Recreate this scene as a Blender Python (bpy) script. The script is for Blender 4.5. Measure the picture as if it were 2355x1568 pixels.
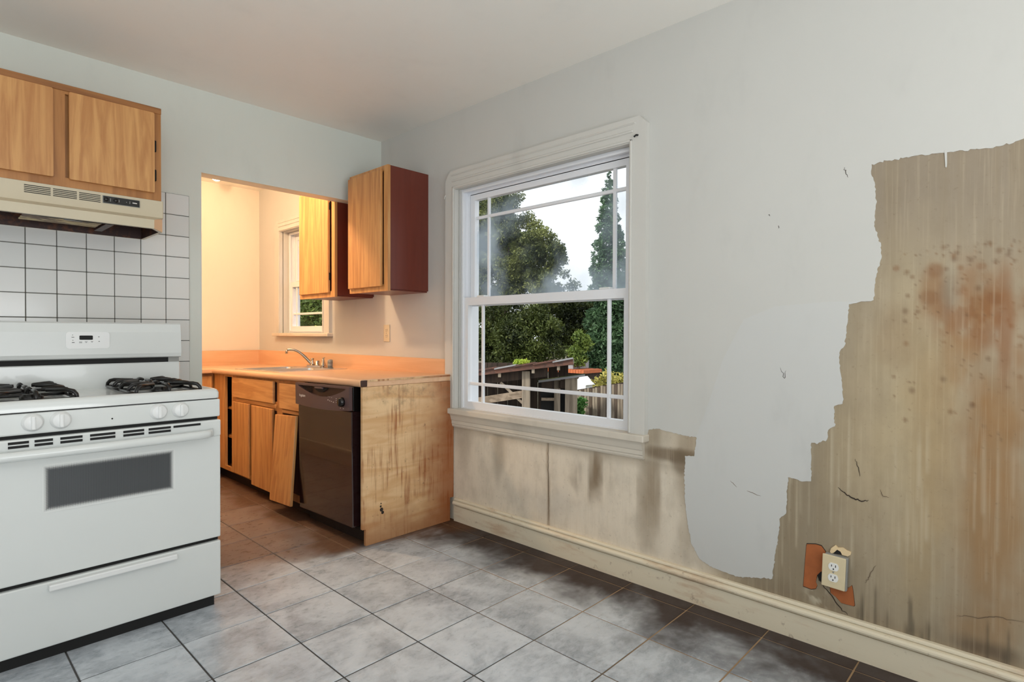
import bpy, bmesh, math, random
import numpy as np
from mathutils import Vector, Matrix
from mathutils.geometry import tessellate_polygon

random.seed(7)
rng = np.random.default_rng(7)
S = bpy.context.scene
COL = S.collection
for o in list(bpy.data.objects):
    bpy.data.objects.remove(o)

# ------------------------------------------------------------------ camera
CAM = Vector((-2.249, -3.3757, 1.1194))
ya, pi_, ro = math.radians(46.588), math.radians(-0.733), math.radians(0.1856)
fw = Vector((math.sin(ya) * math.cos(pi_), math.cos(ya) * math.cos(pi_), math.sin(pi_)))
r0 = Vector((math.cos(ya), -math.sin(ya), 0)); u0 = r0.cross(fw)
rr = r0 * math.cos(ro) + u0 * math.sin(ro); uu = -r0 * math.sin(ro) + u0 * math.cos(ro)
cd = bpy.data.cameras.new('camera'); cd.sensor_fit = 'HORIZONTAL'; cd.sensor_width = 36
cd.lens = 36 * 1310.5 / 2355; cd.clip_start = .02; cd.clip_end = 200
cam = bpy.data.objects.new('camera', cd); COL.objects.link(cam)
M3 = Matrix((rr, uu, -fw)).transposed(); cam.matrix_world = Matrix.Translation(CAM) @ M3.to_4x4()
S.camera = cam

# ------------------------------------------------------------------ view, sky, sun, large lights
S.view_settings.view_transform = 'Standard'; S.view_settings.look = 'None'
S.view_settings.gamma = 1; S.view_settings.use_curve_mapping = False
S.view_settings.exposure = 0.0
S.cycles.max_bounces = 8; S.cycles.diffuse_bounces = 4; S.cycles.glossy_bounces = 3; S.cycles.transmission_bounces = 3; S.cycles.transparent_max_bounces = 10
S.cycles.caustics_reflective = False; S.cycles.caustics_refractive = False
W = bpy.data.worlds.new('overcast_sky'); S.world = W; W.use_nodes = True
bg = W.node_tree.nodes['Background']; bg.inputs[0].default_value = (.93, .97, 1, 1); bg.inputs[1].default_value = 1.35

def area(name, loc, direction, sx, sy, power, col):
    l = bpy.data.lights.new(name, 'AREA'); l.shape = 'RECTANGLE'; l.size = sx; l.size_y = sy
    l.energy = power; l.color = col
    o = bpy.data.objects.new(name, l); COL.objects.link(o); o.location = loc
    o.rotation_euler = Vector(direction).to_track_quat('-Z', 'Z').to_euler()
    return o
sun = bpy.data.lights.new('sun', 'SUN'); sun.energy = 3.2; sun.angle = .12; sun.color = (1, .95, .85)
so = bpy.data.objects.new('sun', sun); COL.objects.link(so)
so.rotation_euler = Vector((.75, -.25, -.75)).to_track_quat('-Z', 'Y').to_euler()
# fill light added at an unseen door opening behind the camera, aimed upward
area('rear_fill_light', (-2.2, -5.16, 1.1), (0, 1, 2.2), 2.3, 2.0, 80, (.95, .98, 1))
# fill light added at an unseen window opening left of the camera, aimed upward
area('side_fill_light', (-3.66, -2.3, 1.45), (1, 0, 1.4), 1.8, 1.3, 11, (.95, .98, 1))

# ------------------------------------------------------------------ helpers
def tag(o, label=None, cat=None, group=None, kind=None):
    if label: o['label'] = label
    if cat: o['category'] = cat
    if group: o['group'] = group
    if kind: o['kind'] = kind
    return o
def empty(name, loc, label, cat, group=None):
    o = bpy.data.objects.new(name, None); o.empty_display_size = .05; COL.objects.link(o); o.location = loc
    return tag(o, label, cat, group)
def woff(p):
    v = Vector((0, 0, 0))
    while p is not None:
        v += Vector(p.location); p = p.parent
    return v
def settle(v):
    return (v[0], v[1], v[2] - .0165 * (v[1] + .77) * v[2] / .876)
class MB:
    def __init__(s): s.v = []; s.f = []; s.sm = []
    def add(s, vs, fs, smooth=False):
        n = len(s.v); s.v += [tuple(v) for v in vs]; s.f += [tuple(i + n for i in f) for f in fs]; s.sm += [smooth] * len(fs); return s
    def frombm(s, bm, smooth=False):
        bm.verts.index_update()
        s.add([v.co[:] for v in bm.verts], [[v.index for v in f.verts] for f in bm.faces], smooth); bm.free(); return s
    def box(s, x0, x1, y0, y1, z0, z1, bev=0, seg=2, smooth=False):
        x0, x1 = min(x0, x1), max(x0, x1); y0, y1 = min(y0, y1), max(y0, y1); z0, z1 = min(z0, z1), max(z0, z1)
        if not bev:
            vs = [(x, y, z) for z in (z0, z1) for y in (y0, y1) for x in (x0, x1)]
            return s.add(vs, [(0, 2, 3, 1), (4, 5, 7, 6), (0, 1, 5, 4), (2, 6, 7, 3), (0, 4, 6, 2), (1, 3, 7, 5)])
        bm = bmesh.new(); bmesh.ops.create_cube(bm, size=1)
        for v in bm.verts: v.co = ((x0 + x1) / 2 + v.co.x * (x1 - x0), (y0 + y1) / 2 + v.co.y * (y1 - y0), (z0 + z1) / 2 + v.co.z * (z1 - z0))
        bmesh.ops.bevel(bm, geom=bm.edges[:], offset=bev, segments=seg, profile=.5, affect='EDGES')
        return s.frombm(bm, smooth)
    def prism(s, outer, axis, a, b, holes=(), caps=(True, True), smooth=False):
        """outer: list of 2d points in the two remaining axes (in xyz order), extruded along axis from a to b"""
        def P(p, w):
            if axis == 'X': return (w, p[0], p[1])
            if axis == 'Y': return (p[0], w, p[1])
            return (p[0], p[1], w)
        loops = [list(outer)] + [list(h) for h in holes]
        tris = tessellate_polygon([[Vector((p[0], p[1], 0)) for p in L] for L in loops])
        pts = [p for L in loops for p in L]; n = len(pts)
        vs = [P(p, a) for p in pts] + [P(p, b) for p in pts]; fs = []
        if caps[0]: fs += [tuple(t) for t in tris]
        if caps[1]: fs += [tuple(i + n for i in reversed(t)) for t in tris]
        k = 0
        for L in loops:
            m = len(L)
            for i in range(m):
                j = (i + 1) % m; fs.append((k + i, k + j, k + j + n, k + i + n))
            k += m
        return s.add(vs, fs, smooth)
    def tube(s, pts, r, seg=8, caps=True):
        pts = [Vector(p) for p in pts]; rs = r if isinstance(r, (list, tuple)) else [r] * len(pts)
        rings = []; up = Vector((0, 0, 1))
        for i, p in enumerate(pts):
            d = (pts[min(i + 1, len(pts) - 1)] - pts[max(i - 1, 0)]).normalized()
            a = d.cross(up)
            if a.length < .05: a = d.cross(Vector((1, 0, 0)))
            a.normalize(); b = d.cross(a).normalized()
            rings.append([p + (a * math.cos(t) + b * math.sin(t)) * rs[i] for t in [2 * math.pi * k / seg for k in range(seg)]])
        vs = [v[:] for R in rings for v in R]; fs = []
        for i in range(len(pts) - 1):
            for k in range(seg):
                fs.append((i * seg + k, i * seg + (k + 1) % seg, (i + 1) * seg + (k + 1) % seg, (i + 1) * seg + k))
        if caps:
            fs.append(tuple(range(seg))); fs.append(tuple((len(pts) - 1) * seg + k for k in reversed(range(seg))))
        return s.add(vs, fs, True)
    def lathe(s, prof, c, axis='Z', seg=20):
        """prof: (radius, height) pairs; revolve about axis through c"""
        vs = []; fs = []
        for (r, h) in prof:
            for k in range(seg):
                t = 2 * math.pi * k / seg; a, b = r * math.cos(t), r * math.sin(t)
                if axis == 'Z': v = (c[0] + a, c[1] + b, c[2] + h)
                elif axis == 'Y': v = (c[0] + a, c[1] + h, c[2] + b)
                else: v = (c[0] + h, c[1] + a, c[2] + b)
                vs.append(v)
        for i in range(len(prof) - 1):
            for k in range(seg):
                fs.append((i * seg + k, i * seg + (k + 1) % seg, (i + 1) * seg + (k + 1) % seg, (i + 1) * seg + k))
        fs.append(tuple(range(seg))); fs.append(tuple((len(prof) - 1) * seg + k for k in reversed(range(seg))))
        return s.add(vs, fs, True)
    def build(s, name, mat, parent=None, sett=False, kind=None, off=None):
        o_ = woff(parent) if off is None else Vector(off)
        vs = [settle(v) for v in s.v] if sett else s.v
        vs = [(v[0] - o_[0], v[1] - o_[1], v[2] - o_[2]) for v in vs]
        me = bpy.data.meshes.new(name); me.from_pydata(vs, [], s.f)
        bm = bmesh.new(); bm.from_mesh(me); bmesh.ops.recalc_face_normals(bm, faces=bm.faces[:]); bm.to_mesh(me); bm.free()
        me.polygons.foreach_set('use_smooth', s.sm); me.materials.append(mat); me.update()
        o = bpy.data.objects.new(name, me); COL.objects.link(o)
        if parent is not None: o.parent = parent
        elif off is not None: o.location = off
        if kind: o['kind'] = kind
        return o
def rrect(x0, x1, y0, y1, r, n=4):
    P = []
    for cx, cy, a0 in ((x1 - r, y1 - r, 0), (x0 + r, y1 - r, 90), (x0 + r, y0 + r, 180), (x1 - r, y0 + r, 270)):
        for k in range(n + 1):
            t = math.radians(a0 + 90 * k / n); P.append((cx + r * math.cos(t), cy + r * math.sin(t)))
    return P

# ------------------------------------------------------------------ materials
def lin(c):
    return tuple(((v / 255) / 12.92 if v / 255 <= .04045 else ((v / 255 + .055) / 1.055) ** 2.4) for v in c[:3])
class N:
    def __init__(s, name, **kw):
        s.m = bpy.data.materials.new(name); s.m.use_nodes = True; s.t = s.m.node_tree; s.b = s.t.nodes['Principled BSDF']
        s.out = s.t.nodes['Material Output']
        for k, v in kw.items(): s.set(k, v)
    def set(s, k, v):
        i = s.b.inputs[{'rough': 'Roughness', 'metal': 'Metallic', 'col': 'Base Color', 'spec': 'Specular IOR Level', 'coat': 'Coat Weight', 'coatr': 'Coat Roughness'}.get(k, k)]
        if hasattr(v, 'links') or isinstance(v, bpy.types.NodeSocket): s.t.links.new(v, i)
        elif isinstance(v, tuple): i.default_value = (*v[:3], 1)
        else: i.default_value = v
    def n(s, typ, **kw):
        x = s.t.nodes.new(typ)
        for k, v in kw.items(): setattr(x, k, v)
        return x
    def L(s, a, b): s.t.links.new(a, b)
    def val(s, sock, v):
        if isinstance(v, bpy.types.NodeSocket): s.L(v, sock)
        elif isinstance(v, tuple) and len(v) == 3 and sock.type == 'RGBA': sock.default_value = (*v, 1)
        else: sock.default_value = v
    def pos(s): return s.n('ShaderNodeNewGeometry').outputs['Position']
    def objc(s): return s.n('ShaderNodeTexCoord').outputs['Object']
    def mapv(s, v, scale=(1, 1, 1), loc=(0, 0, 0)):
        m = s.n('ShaderNodeMapping'); s.L(v, m.inputs['Vector']); m.inputs['Scale'].default_value = scale; m.inputs['Location'].default_value = loc; return m.outputs[0]
    def noise(s, v, scale, detail=4, rough=.55, dist=0):
        x = s.n('ShaderNodeTexNoise'); s.L(v, x.inputs['Vector']); x.inputs['Scale'].default_value = scale; x.inputs['Detail'].default_value = detail
        x.inputs['Roughness'].default_value = rough; x.inputs['Distortion'].default_value = dist; return x.outputs['Fac']
    def ramp(s, f, a, b, ca=0., cb=1.):
        x = s.n('ShaderNodeMapRange'); x.interpolation_type = 'SMOOTHSTEP'; s.val(x.inputs[0], f)
        x.inputs[1].default_value = a; x.inputs[2].default_value = b; x.inputs[3].default_value = ca; x.inputs[4].default_value = cb; return x.outputs[0]
    def mix(s, f, a, b, mode='MIX'):
        x = s.n('ShaderNodeMix', data_type='RGBA', blend_type=mode); s.val(x.inputs[0], f); s.val(x.inputs[6], a); s.val(x.inputs[7], b); return x.outputs[2]
    def math(s, op, a, b=0.):
        x = s.n('ShaderNodeMath', operation=op); s.val(x.inputs[0], a); s.val(x.inputs[1], b); return x.outputs[0]
    def sep(s, v):
        x = s.n('ShaderNodeSeparateXYZ'); s.L(v, x.inputs[0]); return x.outputs
    def bump(s, h, strength=.2, dist=.002):
        x = s.n('ShaderNodeBump'); s.L(h, x.inputs['Height']); x.inputs['Strength'].default_value = strength; x.inputs['Distance'].default_value = dist
        s.L(x.outputs[0], s.b.inputs['Normal'])
MAT = {}
def plain(name, col, rough=.5, metal=0., spec=.5, var=.06, scale=9, coat=0., bump=0.):
    """plain coating with faint mottling"""
    x = N(name, rough=rough, metal=metal, spec=spec); x.b.inputs['Coat Weight'].default_value = coat
    p = x.pos(); f = x.noise(p, scale, 3)
    c = lin(col); x.set('col', x.mix(f, tuple(v * (1 - var) for v in c), tuple(min(1, v * (1 + var)) for v in c)))
    if bump: x.bump(x.noise(p, 120, 3), bump, .001)
    MAT[name] = x.m; return x.m
def wood(name, base, dark, axis='Z', rough=.42, scale=1., contrast=1.):
    x = N(name, rough=rough); p = x.pos()
    sc = {'Z': (9, 9, .7), 'Y': (9, .7, 9), 'X': (.7, 9, 9)}[axis]; sc = tuple(v * scale for v in sc)
    big = x.noise(x.mapv(p, sc), 1.6, 4, .5, 1.2)
    fine = x.noise(x.mapv(p, tuple(v * 6 for v in sc)), 2.2, 3, .6)
    f = x.math('ADD', x.math('MULTIPLY', x.ramp(big, .35, .68), .65 * contrast), x.math('MULTIPLY', fine, .4 * contrast))
    x.set('col', x.mix(f, lin(base), lin(dark))); x.bump(fine, .08, .0008)
    MAT[name] = x.m; return x.m

# wall paint: old white paint with faint grime and roller texture
def paintmat(name, col, var=.05, grime=.35):
    x = N(name, rough=.55, spec=.35); p = x.pos()
    big = x.noise(p, 1.3, 4, .55); mid = x.noise(x.mapv(p, (1, 1, .45)), 5, 4, .6)
    c = lin(col); a = x.mix(big, tuple(v * (1 - var) for v in c), tuple(min(1, v * (1 + var)) for v in c))
    x.set('col', x.mix(x.math('MULTIPLY', x.ramp(mid, .52, .8), grime), a, tuple(v * .82 for v in c)))
    x.bump(x.noise(p, 70, 4, .65), .14, .0015); MAT[name] = x.m; return x.m
paintmat('paint_white', (203, 202, 197)); paintmat('paint_green_white', (219, 223, 215)); paintmat('paint_ceiling', (244, 242, 235), .04, .2)
paintmat('paint_alcove', (230, 220, 205)); paintmat('paint_fresh', (204, 204, 201), .03, .5); paintmat('paint_trim', (208, 206, 200), .05, .6); paintmat('paint_trim_dirty', (214, 206, 192), .06, .9)
# bare wall: colour painted as stains on a fine grid
x = N('bare_plaster', rough=.75, spec=.2); at = x.n('ShaderNodeVertexColor'); at.layer_name = 'stain'; p = x.pos()
st = x.noise(x.mapv(p, (46, 46, 1.2)), 2.4, 3, .6); g = x.noise(p, 55, 4, .7)
mot = x.noise(x.mapv(p, (1, 1, .6)), 11, 5, .65); c0 = x.mix(x.ramp(mot, .38, .72, 0, .2), at.outputs[0], lin((128, 112, 90)))
c1 = x.mix(x.ramp(st, .5, .75, 0, .22), c0, lin((205, 188, 160)))
x.set('col', x.mix(x.ramp(g, .58, .75, 0, .35), c1, lin((120, 100, 78)))); x.bump(g, .2, .001); MAT['bare_plaster'] = x.m
# baseboard: cream paint gone dirty
x = N('baseboard_cream', rough=.5); p = x.pos()
d = x.ramp(x.noise(x.mapv(p, (1, 1.2, 6)), 2.4, 5, .65), .5, .72); z = x.sep(p)[2]
c1 = x.mix(x.math('MULTIPLY', d, .55), lin((232, 221, 197)), lin((190, 150, 112)))
x.set('col', x.mix(x.ramp(x.noise(p, 22, 4, .7), .6, .75, 0, .5), c1, lin((120, 84, 52)))); x.bump(x.noise(p, 60, 3), .15, .001); MAT['baseboard_cream'] = x.m
# floor tile: mottled slate look
x = N('slate_tile', spec=.55); p = x.pos(); oi = x.n('ShaderNodeObjectInfo')
va = x.n('ShaderNodeVectorMath', operation='ADD'); x.L(p, va.inputs[0])
sc_ = x.n('ShaderNodeVectorMath', operation='SCALE'); sc_.inputs[0].default_value = (31, 17, 9); x.L(oi.outputs['Random'], sc_.inputs['Scale']); x.L(sc_.outputs[0], va.inputs[1])
q = va.outputs[0]
big = x.noise(q, 4.5, 5, .6, .6); fine = x.noise(x.mapv(q, (1, 1.7, 1)), 22, 6, .7, .4)
col = x.mix(x.ramp(big, .34, .66), lin((160, 166, 173)), lin((206, 212, 218)))
col = x.mix(x.ramp(fine, .42, .72, 0, .6), col, lin((220, 224, 230)))
col = x.mix(x.ramp(x.noise(q, 13, 5, .65), .6, .82, 0, .5), col, lin((104, 104, 106)))
sx, sy, sz = x.sep(p)
gr = x.noise(p, 3.6, 4, .55, .2)
dirt_shade_w = x.math('MULTIPLY', x.ramp(x.math('ADD', sx, x.math('MULTIPLY', x.math('SUBTRACT', gr, .5), .8)), -.46, -.1), x.ramp(sy, -.6, -.75, 0, 1))  # dirt along the right wall, with the shade there painted in too
col = x.mix(x.math('MULTIPLY', dirt_shade_w, .93), col, lin((56, 37, 25)))
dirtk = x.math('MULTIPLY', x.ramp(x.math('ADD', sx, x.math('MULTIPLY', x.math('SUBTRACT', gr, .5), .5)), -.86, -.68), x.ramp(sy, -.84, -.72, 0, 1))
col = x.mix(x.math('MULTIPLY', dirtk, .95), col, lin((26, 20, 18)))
warm_tint = x.ramp(x.math('ADD', x.math('ADD', sy, x.math('MULTIPLY', sx, .35)), x.math('MULTIPLY', x.math('SUBTRACT', gr, .5), .35)), -1.06, -.9)  # alcove floor: reach of the warm light painted in as a brown, grimy tint
col = x.mix(x.math('MULTIPLY', warm_tint, .74), col, lin((104, 72, 50)))
x.set('spec', x.ramp(dirt_shade_w, .2, .9, .5, .12)); x.set('col', col); x.set('rough', x.math('ADD', x.ramp(fine, .3, .7, .24, .4), x.math('MULTIPLY', x.math('ADD', dirt_shade_w, dirtk), .25)))
hb = x.math('ADD', x.noise(x.mapv(q, (1, 1.5, 1)), 30, 5, .65, .8), x.math('MULTIPLY', big, .6)); x.bump(hb, .3, .003); MAT['slate_tile'] = x.m
x = N('grout', rough=.85); p = x.pos(); sx = x.sep(p)[0]
x.set('col', x.mix(x.ramp(x.math('ADD', sx, x.math('MULTIPLY', x.noise(p, 4), .6)), -.6, .1), lin((72, 70, 68)), lin((168, 138, 104)))); MAT['grout'] = x.m
x = N('wall_tile', rough=.14, spec=.5); oi = x.n('ShaderNodeObjectInfo'); p = x.pos()
x.set('col', x.mix(oi.outputs['Random'], lin((222, 223, 220)), lin((233, 233, 230)))); x.bump(x.noise(p, 14, 2), .05, .002); MAT['wall_tile'] = x.m
plain('tile_grout', (96, 94, 88), .9)
wood('oak_laminate', (218, 164, 102), (176, 116, 64), 'Z', scale=1.7, contrast=.95); wood('oak_laminate_y', (224, 172, 112), (182, 124, 70), 'Y', scale=1.7, contrast=.95)
wood('oak_frame', (192, 134, 76), (152, 98, 50), 'Z'); wood('oak_frame_x', (180, 122, 68), (128, 80, 40), 'X')
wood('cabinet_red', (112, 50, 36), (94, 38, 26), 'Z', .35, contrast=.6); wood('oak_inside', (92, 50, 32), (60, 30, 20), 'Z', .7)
wood('countertop_laminate', (230, 188, 150), (216, 166, 124), 'Y', .3, 1.2, .8); wood('countertop_laminate_x', (230, 188, 150), (216, 166, 124), 'X', .3, 1.2, .8)
# stained plywood end panel
x = N('plywood_stained', rough=.65, spec=.3); p = x.pos(); sx, sy, sz = x.sep(p)
gr = x.noise(x.mapv(p, (1.2, 1.2, 7)), 2.0, 4, .5, 1.4); base = x.mix(x.ramp(gr, .3, .75), lin((234, 198, 152)), lin((216, 170, 120)))
drip = x.noise(x.mapv(p, (40, 40, 2.0)), 1.3, 4, .6); blot = x.noise(p, 3.2, 4, .6)
base = x.mix(x.math('MULTIPLY', x.ramp(drip, .47, .68), x.ramp(blot, .38, .58, 0, .95)), base, lin((152, 84, 44)))
base = x.mix(x.ramp(x.math('ADD', sx, x.math('MULTIPLY', blot, .36)), -.2, .14, 0, .8), base, lin((150, 80, 40)))
base = x.mix(x.math('MULTIPLY', x.ramp(x.math('ADD', sz, x.math('MULTIPLY', blot, .3)), .75, .95), x.ramp(x.noise(p, 16, 5, .7), .45, .75, 0, .55)), base, lin((128, 102, 78)))
base = x.mix(x.ramp(x.math('SUBTRACT', x.math('MULTIPLY', blot, .3), sz), -.08, .1, 0, .6), base, lin((150, 86, 44)))
base = x.mix(x.ramp(x.noise(p, 38, 4, .7), .63, .72, 0, .6), base, lin((96, 58, 34)))
x.set('col', base); x.bump(gr, .1, .001); MAT['plywood_stained'] = x.m
plain('enamel_white', (222, 225, 223), .2, spec=.5, var=.015, coat=.3); plain('plastic_white', (236, 237, 236), .3, var=.01)
plain('vinyl_white', (236, 238, 242), .4, var=.02); plain('black_gloss', (16, 14, 14), .18, var=.2); plain('black_matte', (12, 11, 11), .7, var=.3)
plain('cast_iron_black', (20, 17, 16), .28, var=.4, scale=40); plain('hood_almond', (206, 194, 168), .35, var=.05, scale=5); plain('hood_shade', (196, 184, 158), .4)
plain('dishwasher_door', (36, 20, 22), .14, spec=.7, var=.15, scale=4, coat=.5); plain('dishwasher_panel', (92, 72, 72), .4, var=.06); plain('dishwasher_recess', (64, 36, 22), .5)
plain('stainless', (220, 218, 214), .3, metal=1., var=.06, scale=20); plain('chrome_warm', (200, 190, 178), .16, metal=1., var=.04); plain('grey_plastic', (150, 150, 146), .5)
plain('almond_plastic', (222, 206, 170), .4, var=.04, scale=30); plain('outlet_white', (238, 238, 234), .35, var=.01); plain('hinge_black', (30, 24, 20), .4, metal=.6)
plain('rust_board', (168, 96, 52), .8, var=.22, scale=30, bump=.2); plain('foam_cream', (232, 206, 164), .8, var=.1, scale=60, bump=.4); plain('print_grey', (92, 94, 92), .6); plain('print_white', (226, 222, 218), .5)
plain('kick_dirty', (34, 24, 20), .6, var=.6, scale=22); plain('drip_tan', (208, 196, 170), .7); plain('crack_dark', (52, 42, 34), .9); plain('mark_brown', (110, 92, 74), .9)
# greasy underside of the hood
x = N('hood_grease', rough=.45); p = x.pos(); f = x.noise(p, 26, 5, .7)
x.set('col', x.mix(x.ramp(f, .45, .68), lin((46, 18, 10)), lin((96, 52, 22)))); MAT['hood_grease'] = x.m
x = N('filter_grease', rough=.5); p = x.pos(); f = x.noise(x.mapv(p, (1, 3, 3)), 12, 5, .7)
x.set('col', x.mix(x.ramp(f, .4, .62), lin((214, 194, 140)), lin((84, 44, 20)))); MAT['filter_grease'] = x.m
# oven window: dark glass with a dotted white border print
def oven_glass(cx, cz, hx, hz):
    x = N('oven_window_print', rough=.12); sx, sy, sz = x.sep(x.pos())
    ax = x.math('SUBTRACT', x.math('ABSOLUTE', x.math('SUBTRACT', sx, cx)), hx); az = x.math('SUBTRACT', x.math('ABSOLUTE', x.math('SUBTRACT', sz, cz)), hz)
    d = x.math('MAXIMUM', ax, az)
    dots = x.math('MULTIPLY', x.math('SINE', x.math('MULTIPLY', x.math('ADD', sx, sz), 1250)), x.math('SINE', x.math('MULTIPLY', x.math('SUBTRACT', sx, sz), 1250)))
    f = x.ramp(x.math('ADD', d, x.math('MULTIPLY', dots, .008)), -.011, -.003)
    inner = x.mix(x.ramp(dots, -.3, .6), lin((62, 64, 66)), lin((96, 98, 100)))
    x.set('col', x.mix(f, inner, lin((228, 230, 228)))); return x.m
# glass
def glass(name, haze=0.):
    m = bpy.data.materials.new(name); m.use_nodes = True; t = m.node_tree; t.nodes.clear()
    out = t.nodes.new('ShaderNodeOutputMaterial'); tr = t.nodes.new('ShaderNodeBsdfTransparent'); gl = t.nodes.new('ShaderNodeBsdfGlossy')
    gl.inputs['Roughness'].default_value = .02; tr.inputs[0].default_value = (.97, .98, .98, 1)
    fr = t.nodes.new('ShaderNodeFresnel'); fr.inputs[0].default_value = 1.05
    mx = t.nodes.new('ShaderNodeMixShader'); t.links.new(fr.outputs[0], mx.inputs[0]); t.links.new(tr.outputs[0], mx.inputs[1]); t.links.new(gl.outputs[0], mx.inputs[2])
    last = mx.outputs[0]
    if haze:
        geo = t.nodes.new('ShaderNodeNewGeometry'); no = t.nodes.new('ShaderNodeTexNoise'); no.inputs['Scale'].default_value = 2.6; no.inputs['Detail'].default_value = 5
        t.links.new(geo.outputs['Position'], no.inputs['Vector'])
        mr = t.nodes.new('ShaderNodeMapRange'); mr.interpolation_type = 'SMOOTHSTEP'; t.links.new(no.outputs[0], mr.inputs[0]); mr.inputs[1].default_value = .38; mr.inputs[2].default_value = .66; mr.inputs[3].default_value = .03; mr.inputs[4].default_value = haze
        tl = t.nodes.new('ShaderNodeBsdfTranslucent'); tl.inputs[0].default_value = (.62, .72, .82, 1)
        m2 = t.nodes.new('ShaderNodeMixShader'); t.links.new(mr.outputs[0], m2.inputs[0]); t.links.new(last, m2.inputs[1]); t.links.new(tl.outputs[0], m2.inputs[2]); last = m2.outputs[0]
    t.links.new(last, out.inputs[0]); MAT[name] = m; return m
glass('glass_clear'); glass('glass_fogged', .55)
def emit(name, col, st):
    m = bpy.data.materials.new(name); m.use_nodes = True; b = m.node_tree.nodes['Principled BSDF']
    b.inputs['Base Color'].default_value = (*col, 1); b.inputs['Emission Color'].default_value = (*col, 1); b.inputs['Emission Strength'].default_value = st; MAT[name] = m; return m
emit('lamp_glow', (1, .78, .5), 14)
# outside
def leafmat(name, a, b, c, sc=1.2):
    x = N(name, rough=.55, spec=.3); p = x.pos(); f = x.noise(p, sc, 3, .6); g = x.noise(p, sc * 9, 2, .6)
    col = x.mix(x.ramp(f, .35, .65), lin(a), lin(b)); x.set('col', x.mix(x.ramp(g, .5, .75), col, lin(c)))
    tl = x.n('ShaderNodeBsdfTranslucent'); x.L(col, tl.inputs[0]); mx = x.n('ShaderNodeMixShader'); mx.inputs[0].default_value = .25
    x.L(x.b.outputs[0], mx.inputs[1]); x.L(tl.outputs[0], mx.inputs[2]); x.L(mx.outputs[0], x.out.inputs[0]); MAT[name] = x.m
leafmat('leaf_oak', (62, 74, 40), (122, 128, 68), (156, 158, 92), 1.0); leafmat('leaf_dark', (34, 44, 24), (84, 96, 46), (124, 132, 72), .9); leafmat('leaf_cypress', (58, 84, 60), (92, 122, 84), (116, 146, 104), 2.5)
leafmat('leaf_lime', (150, 180, 70), (200, 214, 96), (222, 226, 120), 4); leafmat('leaf_yellow', (150, 146, 74), (196, 186, 104), (120, 122, 60), 3); leafmat('leaf_yellowgreen', (70, 92, 40), (124, 142, 66), (150, 164, 90), 5); leafmat('leaf_green', (60, 110, 50), (110, 160, 84), (150, 186, 120), 6)
wood('weathered_wood', (168, 154, 136), (110, 98, 84), 'Z', .85); wood('weathered_wood_y', (172, 154, 134), (112, 96, 80), 'Y', .85); wood('dark_wood', (70, 56, 46), (40, 32, 28), 'Z', .9); wood('rusty_roof', (116, 78, 64), (72, 56, 50), 'Y', .8)
plain('rust_orange', (190, 104, 62), .7, var=.4, scale=14); plain('bark', (92, 78, 66), .9, var=.4, scale=6); plain('earth', (90, 84, 66), 1, var=.3, scale=2); plain('house_white', (236, 238, 240), .6); plain('roof_grey', (150, 150, 152), .7)

# ------------------------------------------------------------------ room shell
CEIL = 2.44; XL, YR, YF = -3.7, -5.2, 2.0
# right wall (X = 0): fine grid carrying the stains of the bare plaster
W1 = (-2.0, -.81, .66, 1.975); W2 = (.765, 1.515, 1.12, 2.0)
def axis_lines(parts, must):
    L = []
    for a, b, st in parts:
        n = max(1, round((b - a) / st)); L += [a + (b - a) * i / n for i in range(n + 1)]
    L += list(must); L = sorted(L); out = [L[0]]
    for v in L[1:]:
        if v - out[-1] > 1e-4: out.append(v)
    return np.array(out)
ys = axis_lines([(YR, -3.6, .1), (-3.6, -2.2, .006), (-2.2, -.74, .009), (-.74, 2.1, .12)], (W1[0], W1[1], W2[0], W2[1]))
zs = axis_lines([(0, 1.72, .006), (1.72, CEIL, .08)], (W1[2], W1[3], W2[2], W2[3]))
def vnoise(y, z, sy, sz, seed=0):
    r = np.random.default_rng(seed); G = r.random((256, 256)); a = y * sy + 57.3; b = z * sz + 31.7
    ia = np.floor(a).astype(int); ib = np.floor(b).astype(int); fa = a - ia; fb = b - ib
    fa = fa * fa * (3 - 2 * fa); fb = fb * fb * (3 - 2 * fb); g = lambda i, j: G[i % 256, j % 256]
    return (g(ia, ib) * (1 - fa) + g(ia + 1, ib) * fa) * (1 - fb) + (g(ia, ib + 1) * (1 - fa) + g(ia + 1, ib + 1) * fa) * fb
def fbm(y, z, sy, sz, seed=0, o=4):
    t = 0; a = 1; s = 0
    for k in range(o):
        t = t + a * vnoise(y, z, sy * 2 ** k, sz * 2 ** k, seed + k); s += a; a *= .55
    return t / s
def sst(x, a, b):
    t = np.clip((x - a) / (b - a), 0, 1); return t * t * (3 - 2 * t)
YY, ZZ = np.meshgrid(ys, zs, indexing='ij')
C = np.empty(YY.shape + (3,)); C[:] = lin((200, 186, 164))
def over(mask, col):
    global C
    C = C * (1 - mask[..., None]) + np.array(lin(col)) * mask[..., None]
def blob(cy, cz, ry, rz, soft=.5, wob=.35, seed=1):
    d = np.sqrt(((YY - cy) / ry) ** 2 + ((ZZ - cz) / rz) ** 2) + (fbm(YY, ZZ, 9, 6, seed) - .5) * wob * 2
    return 1 - sst(d, 1 - soft, 1 + soft * .4)
pat = sst(-YY, 2.35, 2.6)                                   # right of the painted strip
over(pat * .95, (172, 157, 133))
over(pat * sst(fbm(YY, ZZ, 2.4, 1.7, 11), .4, .62) * .55, (160, 146, 124))
over(pat * sst(ZZ, 1.25, 1.6) * .85, (150, 137, 120))
over(pat * (1 - sst(-YY, 2.75, 3.0)) * .75, (144, 131, 110))
over(blob(-3.05, .8, .13, .6, .8, .5, 12) * .45, (188, 170, 134))
streak = fbm(YY, ZZ, 34, 1.3, 21, 3)
over(pat * sst(streak, .5, .78) * .3, (150, 134, 108))
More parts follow.
